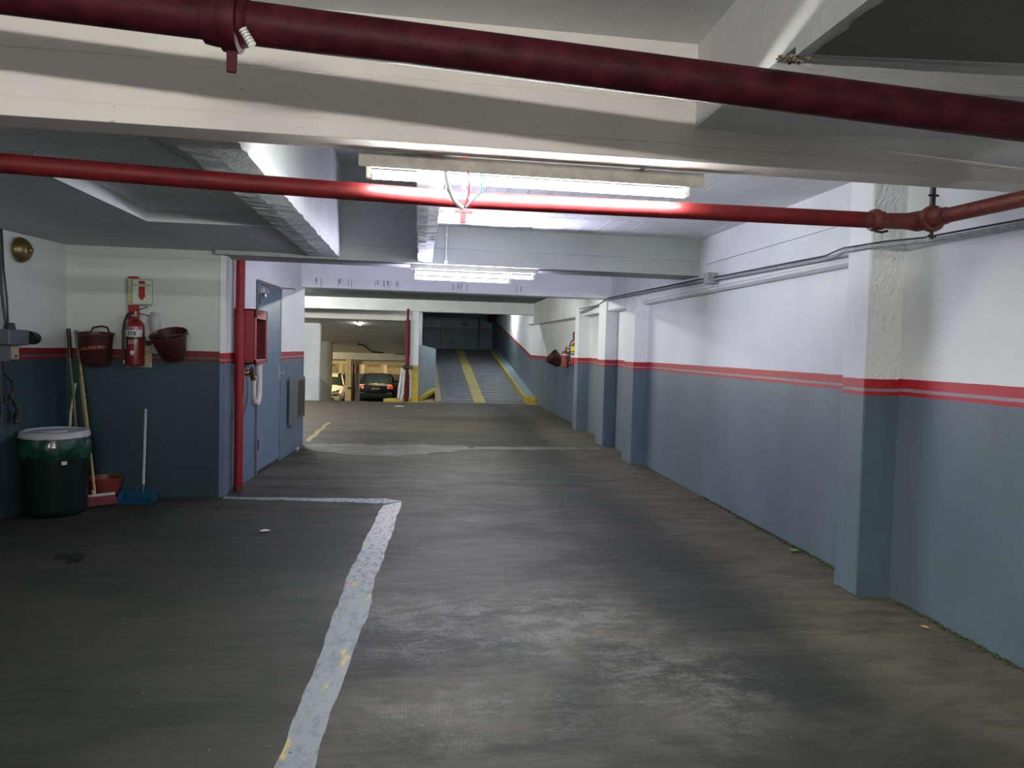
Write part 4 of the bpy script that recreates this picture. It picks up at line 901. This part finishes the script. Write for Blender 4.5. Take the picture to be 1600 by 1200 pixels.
def bucket(name, label, T, r0, r1, H, mat, handle=True, text=None, handle_up=True, cat='bucket', dark_in='bucket_red'):
    o_ = T.to_translation(); t_ = thing(name, label, cat, tuple(o_), 0, 'fire buckets on the walls' if cat == 'bucket' else None)
    m = MB(); m.lathe([(r0*0.96, 0.0), (r0, 0.006), (r1, H-0.012), (r1+0.008, H-0.010), (r1+0.009, H), (r1-0.003, H+0.001), (r0-0.004, 0.010), (0.0001, 0.010)], T, 32); obj('shell', m, mat, t_)
    if handle:
        pts = []
        for i in range(15):
            a_ = PI*i/14; pts.append(T @ Vector(((r1+0.004)*math.cos(a_), 0.02 - (0.10 if not handle_up else 0)*math.sin(a_), H-0.01+(0.085 if handle_up else 0.02)*math.sin(a_))))
        m = MB(); m.tube(pts, 0.006, 8); obj('handle', m, 'dark_steel', t_)
        m = MB()
        for s_ in (1, -1): m = MB(); m.lathe([(0.012, 0), (0.012, 0.006), (0.0001, 0.008)], T @ Tr(s_*(r1+0.003), 0.02, H-0.02) @ Ry(s_*PI/2), 12); obj('handle_lug', m, 'dark_steel', t_)
    if text:
        r_ = r0+(r1-r0)*0.58
        obj('lettering', text_mb(text, 0.044, T @ Tr(0.01, -r_-0.003, H*0.56) @ Rx(-0.10) @ Ry(-0.14), curve_r=r_+0.004, squash=0.78, depth=0.004), 'orange_print', t_)
    return t_
bk = bucket('fire_bucket', 'dark maroon bucket with orange lettering on the alcove wall by the corner', Tr(-3.025, 7.70, 1.315) @ Ry(0.02) @ Rx(0.10), 0.125, 0.155, 0.29, 'bucket_red', False, 'BOCA MATARO')
# its raised fixed handle
Tb = Tr(-3.025, 7.70, 1.315)
m = MB(); m.tube([Tb @ Vector((-0.02, -0.08, 0.29)), Tb @ Vector((0.0, -0.06, 0.34)), Tb @ Vector((0.05, 0, 0.355)), Tb @ Vector((0.09, 0.03, 0.345)), Tb @ Vector((0.10, 0.05, 0.29))], 0.009, 8); obj('handle', m, 'bucket_red', bk)
m = MB(); m.lathe([(0.002, 0.04), (0.05, 0.035), (0.10, 0.01), (0.125, 0.0)], Tb @ Tr(-0.01, 0, 0.25), 20); obj('sand', m, 'grit', bk)
bk = bucket('fire_bucket', 'maroon bucket hanging tilted toward the drive, right of the alcove extinguisher', Tr(-2.335, 7.74, 1.40) @ Ry(-0.10) @ Rx(0.42), 0.115, 0.165, 0.235, 'bucket_red', True, None, False)
obj('wall_hook', MB().tube([(-2.345, 7.88, 1.64), (-2.345, 7.80, 1.645), (-2.345, 7.78, 1.67)], 0.006, 8), 'dark_steel', bk)

# left wall: bell, socket, beige outlet, cables
t = thing('alarm_bell', 'round dull brass alarm bell high on the left wall', 'bell', (-3.35, 6.93, 2.29))
T = Tr(-3.352, 6.93, 2.285) @ Ry(PI/2)
obj('back_box', MB().lathe([(0.055, 0), (0.055, 0.05), (0.03, 0.055)], T, 20), 'bell_rim', t)
obj('gong', MB().lathe([(0.105, 0.045), (0.110, 0.05), (0.106, 0.06), (0.095, 0.085), (0.070, 0.108), (0.035, 0.12), (0.014, 0.122)], T, 32), 'brass', t)
obj('nut', MB().lathe([(0.026, 0.118), (0.030, 0.128), (0.026, 0.14), (0.014, 0.145), (0.0001, 0.146)], T, 12), 'brass', t)
obj('rim_screws', MB().lathe([(0.016, 0.0), (0.016, 0.012), (0.0001, 0.014)], Tr(-3.26, 6.93, 2.34) @ Ry(PI/2), 8), 'brass', t)
t = thing('industrial_socket', 'grey industrial socket with a black cap at the left picture edge', 'socket', (-3.3, 6.8, 1.55))
obj('case', MB().box(-3.352, -3.25, 6.66, 6.93, 1.47, 1.60), 'grey_metal', t, bevel=0.01)
obj('cap', MB().tube([(-3.26, 6.93, 1.535), (-3.255, 7.00, 1.53), (-3.25, 7.03, 1.53)], [0.058, 0.056, 0.046], 16), 'black', t)
obj('gland', MB().tube([(-3.30, 6.74, 1.60), (-3.30, 6.74, 1.655)], [0.045, 0.035], 14), 'black', t)
obj('cable', MB().tube([(-3.31, 6.70, 1.65), (-3.335, 6.69, 1.9), (-3.34, 6.68, 2.2), (-3.34, 6.67, 2.45)], 0.011, 8), 'cable', t)
obj('cable', MB().tube([(-3.31, 6.73, 1.65), (-3.32, 6.735, 1.85), (-3.34, 6.725, 2.1), (-3.34, 6.70, 2.45)], 0.008, 8), 'black', t)
t = thing('wall_outlet', 'small beige outlet under the industrial socket on the left wall', 'outlet', (-3.33, 6.85, 1.36))
obj('plate', MB().box(-3.352, -3.325, 6.80, 6.915, 1.345, 1.46), 'beige', t, bevel=0.004)
obj('slot', MB().box(-3.3245, -3.323, 6.86, 6.885, 1.358, 1.385), 'black', t)
obj('grey_plate', MB().box(-3.352, -3.315, 6.60, 6.79, 1.33, 1.47), 'grey_metal', t, bevel=0.004)
t = thing('hanging_cable', 'looped black cable with a plug hanging below the sockets', 'cable', (-3.32, 6.7, 1.0))
obj('cable', MB().tube([(-3.33, 6.70, 1.33), (-3.325, 6.70, 1.22), (-3.32, 6.78, 1.16), (-3.32, 6.80, 1.08), (-3.32, 6.76, 1.00), (-3.32, 6.69, 0.98), (-3.32, 6.68, 1.04), (-3.32, 6.72, 1.06), (-3.315, 6.80, 0.98), (-3.31, 6.84, 0.90)], 0.012, 8), 'black', t)
obj('cable', MB().tube([(-3.34, 6.66, 1.33), (-3.335, 6.66, 1.1), (-3.33, 6.67, 0.9), (-3.33, 6.65, 0.78)], 0.014, 8), 'black', t)
obj('plug', MB().tube([(-3.31, 6.84, 0.91), (-3.30, 6.83, 0.86), (-3.30, 6.81, 0.80)], [0.020, 0.038, 0.030], 12), 'black', t)

for o_ in list(COL.objects):
    if o_.name.startswith(('alarm_bell', 'industrial_socket', 'wall_outlet', 'hanging_cable')) and o_.parent is None:
        o_.location += Vector((-0.105, 0.20, 0.01)); o_.rotation_euler = (0, 0, -0.11)
# ------------------------------------------------------------------ alcove floor: bin, brooms, tub, dustpan
T = Tr(-3.165, 7.19, 0)
t = thing('trash_bin', 'dark green round bin with grey lid and green liner in the alcove corner', 'bin', (-3.165, 7.19, 0))
obj('barrel', MB().lathe([(0.225, 0), (0.24, 0.012), (0.252, 0.05), (0.268, 0.60), (0.272, 0.62)], T, 40), 'bin_green', t)
m = MB(); rows = []
for i in range(9):
    q = i/8; z = 0.695-0.185*q; row = []
    for j in range(64):
        a_ = 2*PI*j/64; wob = 0.006*math.sin(a_*9+q*3)+0.005*math.sin(a_*17+1.3*q)+(0.010*q*math.sin(a_*5+1))
        r_ = 0.270+0.018*math.sin(PI*q*0.9)+wob; row.append(tuple(T @ Vector((r_*math.cos(a_), r_*math.sin(a_), z+0.012*q*math.sin(a_*6)))))
    rows.append(row)
m.grid(rows, close=True); ln = obj('liner', m, 'bag_green', t, label='shiny green bin liner turned over the rim')
m = MB(); m.lathe([(0.272, 0.0), (0.280, 0.005), (0.272, 0.045), (0.262, 0.055), (0.235, 0.057), (0.225, 0.045), (0.10, 0.043), (0.09, 0.055), (0.05, 0.058), (0.0001, 0.058)], T @ Tr(0, 0, 0.682) @ Ry(0.0) @ Rx(0.02), 40); obj('lid', m, 'lid_grey', t)
obj('sticker', MB().lathe([(0.2655, 0.46), (0.2665, 0.49)], T @ Rz(-0.98), 4, True, 0.16), 'white_plastic', t, label='small pale sticker')
def pole(name, label, pts, r, mat, cat='broom'):
    t_ = thing(name, label, cat, pts[0]); obj('handle', MB().tube(pts, r, 10), mat, t_); return t_
# broom in front, leaning into the corner
hb = Vector((-2.915, 7.52, 0.10))
t = thing('broom', 'yellow handled broom with a crimson brush beside the bin', 'broom', (-2.93, 7.52, 0))
obj('handle', MB().tube([(-2.935, 7.45, 0.125), (-3.05, 7.57, 0.75), (-3.155, 7.68, 1.30)], 0.0125, 10), 'wood_yellow', t)
obj('grip', MB().tube([(-3.155, 7.68, 1.30), (-3.225, 7.75, 1.62)], 0.018, 10), 'wood_olive', t)
Tb = Tr(-2.94, 7.455, 0.095) @ Rz(0.36) @ Ry(-0.06)
obj('brush_head', MB().box(-0.17, 0.17, -0.025, 0.025, 0.0, 0.022, Tb), 'handle_white', t, bevel=0.006)
obj('socket', MB().tube([Tb @ Vector((0.0, 0, 0.02)), Tb @ Vector((-0.01, 0, 0.06))], 0.017, 10), 'handle_white', t)
m = MB()
for i in range(26):
    for j in range(4):
        x = -0.16+0.32*i/25; y = -0.02+0.04*j/3; dx = random.uniform(-0.006, 0.006)+x*0.10; dy = (y*0.5)
        m.prism([(x-0.007, y-0.007, 0), (x+0.007, y-0.007, 0), (x+0.007, y+0.007, 0), (x-0.007, y+0.007, 0)], (dx, dy-0.004, -0.082), Tb)
obj('bristles', m, 'bristle_red', t)
# other poles standing in the corner behind the bin
t = thing('mop', 'dark gripped mop pole standing in the corner behind the bin', 'mop', (-3.13, 7.45, 0.0))
obj('handle', MB().tube([(-3.12, 7.60, 0.09), (-3.24, 7.74, 1.0), (-3.30, 7.80, 1.36)], 0.012, 10), 'wood_olive', t)
obj('grip', MB().tube([(-3.30, 7.80, 1.36), (-3.322, 7.82, 1.64)], 0.019, 10), 'cable', t)
m = MB()
for i in range(24):
    a_ = 2*PI*i/24; m.tube([(-3.12, 7.60, 0.13), (-3.12+0.04*math.cos(a_), 7.60+0.04*math.sin(a_), 0.06), (-3.12+0.07*math.cos(a_), 7.60+0.07*math.sin(a_), 0.008)], 0.007, 5)
obj('mop_head', m, 'canvas', t)
t = thing('squeegee', 'white lower pole of a squeegee behind the bin lid', 'squeegee', (-3.27, 7.62, 0))
obj('handle', MB().tube([(-3.285, 7.68, 0.04), (-3.27, 7.75, 0.85), (-3.25, 7.80, 1.12)], 0.011, 10), 'handle_white', t)
obj('blade', MB().box(-3.34, -3.22, 7.66, 7.69, 0.0, 0.05), 'dark_steel', t, bevel=0.003)
t = thing('broom', 'thin olive pole of a second broom between mop and yellow handle', 'broom', (-3.05, 7.66, 0))
obj('handle', MB().tube([(-3.03, 7.72, 0.10), (-3.15, 7.78, 0.7), (-3.22, 7.82, 1.18)], 0.009, 8), 'wood_olive', t)
obj('brush_head', MB().box(-3.13, -2.93, 7.70, 7.745, 0.06, 0.10), 'bristle_dark', t, bevel=0.008)
obj('bristles', MB().prism([(-3.12, 7.705, 0.06), (-2.94, 7.705, 0.06), (-2.93, 7.70, 0.0), (-3.13, 7.70, 0.0)], (0, 0.035, 0)), 'bristle_dark', t)
t = bucket('plastic_tub', 'brick red plastic tub on the floor behind the broom', Tr(-2.955, 7.70, 0.0) @ Rz(0.3), 0.125, 0.160, 0.235, 'bucket_tub', False, cat='tub')
# dustpan
t = thing('dustpan', 'blue lobby dustpan with a tall white handle against the alcove wall', 'dustpan', (-2.60, 7.66, 0))
obj('handle', MB().tube([(-2.605, 7.73, 0.10), (-2.615, 7.82, 0.88)], 0.0125, 10), 'handle_white', t)
Tp = Tr(-2.635, 7.55, 0.004) @ Rz(-0.06)
m = MB(); W = 0.155; prof = [(-0.02, 0.004), (0.05, 0.006), (0.14, 0.012), (0.18, 0.05), (0.19, 0.105)]
rows = []
for (yy, zz) in prof: rows.append([tuple(Tp @ Vector(p)) for p in ((-W-0.01*(zz*10), yy, zz+0.0), (-W*0.5, yy, zz), (0, yy, zz), (W*0.5, yy, zz), (W+0.01*(zz*10), yy, zz))])
m.grid(rows); m.grid([[(p[0], p[1]+0.004, p[2]-0.004) for p in r_] for r_ in rows])
for s_ in (-1, 1):
    x_ = s_*W; m.prism([(x_, -0.01, 0.004), (x_, 0.14, 0.012), (x_, 0.19, 0.105), (x_*1.02, 0.13, 0.115), (x_*1.02, 0.02, 0.05)], (s_*0.006, 0, 0), Tp)
obj('pan', m, 'blue_plastic', t)
obj('pan_hood', MB().box(-0.14, 0.14, 0.165, 0.192, 0.09, 0.11, Tp), 'blue_plastic', t, bevel=0.005)
obj('collar', MB().tube([(-2.605, 7.725, 0.08), (-2.606, 7.735, 0.16)], 0.018, 10), 'blue_plastic', t)

# ------------------------------------------------------------------ extinguishers and bucket at the fourth pillar
T = Tr(3.17, 15.45, 1.27) @ Rz(-0.5)
ex = extinguisher('fire_extinguisher', 'red extinguisher with yellow label on the right wall past the fourth pillar', T, 0.085, 0.46, [(0.235, 0.375, 2.4, 'label_yellow'), (0.14, 0.19, 2.0, 'label_white'), (0.19, 0.225, 2.2, 'label_blue')])
T = Tr(3.08, 16.0, 1.20) @ Rz(-0.4)
extinguisher('fire_extinguisher', 'smaller maroon extinguisher between yellow labelled one and tilted bucket', T, 0.085, 0.36, [(0.26, 0.28, 1.6, 'label_white')], hose_side=1, paint='bucket_tub')
obj('hanging_bar', MB().tube([(3.20, 15.75, 1.74), (3.19, 15.75, 1.93), (3.24, 15.75, 1.935)], 0.022, 8), 'pipe_rust', label='rusty upright bracket above the far extinguishers', cat='bracket')
bucket('fire_bucket', 'dark bucket tilted outward beside the far extinguishers on the right wall', Tr(3.10, 16.7, 1.28) @ Rz(0.2) @ Ry(-0.95), 0.12, 0.17, 0.26, 'bucket_red', True, None, False)
t = thing('alarm_bell', 'maroon alarm bell high on the right wall near the ramp top', 'bell', (3.33, 34.6, 2.95))
T = Tr(3.41, 34.6, 2.93) @ Ry(-PI/2)
obj('back_box', MB().box(3.16, 3.42, 34.2, 34.9, 2.78, 3.12), 'pipe_dark', t, bevel=0.02)
obj('gong', MB().lathe([(0.17, 0.20), (0.20, 0.24), (0.17, 0.32), (0.09, 0.38), (0.0001, 0.39)], T, 20), 'pipe_dark', t)

# ------------------------------------------------------------------ cars on the lower level
def car(name, label, loc, rot, paint, rear):
    """nose toward local -y; rear: adds the details of the tail at +y"""
    t_ = thing(name, label, 'car', loc, rot, 'cars parked on the lower level')
    W = 0.88
    st = [(-2.15, 0.62, 0.42, 0.62), (-2.05, 0.80, 0.24, 0.70), (-1.6, 0.87, 0.20, 0.84), (-0.95, W, 0.20, 0.93), (0.0, W, 0.20, 0.96), (1.0, W, 0.20, 0.98), (1.7, 0.87, 0.22, 1.02), (2.08, 0.82, 0.26, 1.0), (2.17, 0.74, 0.36, 0.90)]
    m = MB(); rows = []
    for y, w_, zb, zt in st:
        rows.append([(s_x*w_, y, z) for s_x, z in ((-0.86, zb), (-1.0, zb+0.16), (-1.02, (zb+zt)/2), (-0.97, zt-0.12), (-0.86, zt-0.02), (-0.45, zt+0.02), (0.45, zt+0.02), (0.86, zt-0.02), (0.97, zt-0.12), (1.02, (zb+zt)/2), (1.0, zb+0.16), (0.86, zb))])
    m.grid(rows, close=True); n_ = len(rows[0]); m.face(range(n_-1, -1, -1)); k_ = (len(rows)-1)*n_; m.face([k_+i for i in range(n_)]); obj('body', m, paint, t_, local=True)
    cab = [(-1.0, 0.70, 0.95), (-0.45, 0.62, 1.30), (-0.1, 0.58, 1.42), (0.6, 0.58, 1.46), (1.15, 0.58, 1.40), (1.55, 0.66, 1.18), (1.85, 0.70, 1.0)]
    m = MB(); rows = []
    for y, w_, z in cab: rows.append([(-0.80, y, 0.93), (-(w_+0.10), y, 0.93+(z-0.93)*0.5), (-w_, y, z-0.02), (-w_*0.6, y, z), (w_*0.6, y, z), (w_, y, z-0.02), (w_+0.10, y, 0.93+(z-0.93)*0.5), (0.80, y, 0.93)])
    m.grid(rows); gl = obj('windows', m, 'car_glass', t_, local=True)
    m = MB(); rows = []
    for y, w_, z in cab[1:-1]: rows.append([(-w_-0.012, y, z-0.035), (-w_*0.6, y, z+0.012), (w_*0.6, y, z+0.012), (w_+0.012, y, z-0.035)])
    m.grid(rows); obj('roof', m, paint, t_, local=True)
    for s_ in (-1, 1):
        m = MB(); m.tube([(s_*0.82, -1.0, 0.95), (s_*0.64, -0.2, 1.40), (s_*0.62, 0.6, 1.44), (s_*0.64, 1.15, 1.38), (s_*0.80, 1.80, 1.0)], 0.03, 8); obj('pillar_trim', m, paint, t_, local=True)
        m = MB(); m.box(min(s_*0.86, s_*1.05), max(s_*0.86, s_*1.05), -0.75, -0.62, 0.93, 1.07); obj('wing_mirror', m, paint, t_, local=True, bevel=0.03)
        for y in (-1.35, 1.35):
            m = MB(); m.lathe([(0.30, -0.1), (0.31, -0.08), (0.31, 0.08), (0.30, 0.1)], Tr(s_*0.80, y, 0.31) @ Ry(PI/2), 22); wh = obj('wheel', m, 'tyre', t_, local=True)
            m = MB(); m.lathe([(0.19, 0.0), (0.19, 0.015), (0.05, 0.03)], Tr(s_*0.89, y, 0.31) @ Ry(s_*PI/2), 18); obj('hub_cap', m, 'steel', wh, local=True)
        if rear:
            m = MB(); m.box(s_*0.70-0.15, s_*0.70+0.15, 2.06, 2.17, 0.72, 0.92); tl = obj('tail_lamp', m, 'tail_red', t_, local=True, bevel=0.03)
            m = MB(); m.lathe([(0.05, 0), (0.0001, 0.012)], Tr(s_*0.62, 2.17, 0.81) @ Rx(-PI/2), 12); obj('reversing_lens', m, 'lens_clear', tl, local=True)
            m = MB(); m.box(s_*0.66-0.13, s_*0.66+0.13, 2.0, 2.13, 0.93, 0.965); obj('highlight_trim', m, 'lens_clear', t_, local=True)
            m = MB(); m.box(s_*0.66-0.12, s_*0.66+0.12, 2.12, 2.18, 0.55, 0.57); obj('bumper_reflector', m, 'steel', t_, local=True)
        else:
            m = MB(); m.prism([(s_*0.40, -2.10, 0.60), (s_*0.74, -1.93, 0.72), (s_*0.78, -1.85, 0.80), (s_*0.66, -1.95, 0.78), (s_*0.42, -2.08, 0.68)], (0, -0.06, 0)); hl = obj('headlamp', m, 'lens_clear', t_, local=True)
            for q in (0.48, 0.63): m = MB(); m.lathe([(0.055, 0), (0.04, 0.01), (0.0001, 0.012)], Tr(s_*q, -2.16+(q-0.48)*0.5, 0.675+(q-0.48)*0.2) @ Rx(PI/2), 12); obj('lamp_bowl', m, 'dark_steel', hl, local=True)
    if rear:
        m = MB(); m.box(-0.22, 0.22, 2.165, 2.19, 0.70, 0.82); np_ = obj('number_plate', m, 'black', t_, local=True)
        obj('plate_text', text_mb('JVR 178', 0.12, Tr(0, 2.192, 0.76) @ Rz(PI), squash=0.85), 'label_white', np_, local=True)
        m = MB(); m.lathe([(0.045, 0), (0.03, 0.01), (0.0001, 0.012)], Tr(0, 2.13, 0.99) @ Rx(-PI/2), 14); obj('emblem', m, 'lens_clear', t_, local=True)
        obj('bumper', MB().box(-0.86, 0.86, 2.02, 2.20, 0.30, 0.52), paint, t_, local=True, bevel=0.05)
    else:
        obj('bumper', MB().box(-0.74, 0.74, -2.20, -2.05, 0.28, 0.48), paint, t_, local=True, bevel=0.05)
        obj('grille', MB().box(-0.30, 0.30, -2.21, -2.10, 0.52, 0.62), 'black', t_, local=True, bevel=0.01)
        obj('air_intake', MB().box(-0.50, 0.50, -2.215, -2.15, 0.30, 0.40), 'black', t_, local=True, bevel=0.01)
    return t_
car('car', 'black hatchback seen from behind with red tail lamps on the lower level', (-2.05, 40.2, -1.3), PI, 'car_black', True)
car('car', 'champagne car facing the viewpoint behind the left pillars of the lower level', (-4.33, 38.4, -1.3), 0.0, 'car_champagne', False)
t = thing('standpipe', 'thin red pipe on the column between the two parked cars', 'pipe', (-2.83, 34.5, -1.3))
obj('pipe', MB().tube([(-2.83, 34.5, -1.3), (-2.83, 34.5, 0.72)], 0.05, 10), 'pipe_red', t)
obj('hose_box', MB().box(-2.72, -2.60, 34.48, 34.6, 0.30, 0.62), 'cab_red', t, bevel=0.01)
obj('hook', MB().tube([(-3.0, 34.04, -0.32), (-3.0, 33.95, -0.30), (-2.86, 33.95, -0.30)], 0.03, 8), 'dark_steel', label='small dark hook on the cream column between the cars', cat='hook')
# pipework on the sloping ceiling
m = MB(); m.tube([(-2.3, 30.0, 1.60), (-2.1, 30.4, 1.56), (-2.05, 31.5, 1.44), (-1.95, 33.0, 1.30), (-1.5, 33.4, 1.26)], 0.03, 8); obj('ceiling_pipe', m, 'dark_steel', label='dark thin pipe on the sloping ceiling above the black car', cat='pipe')
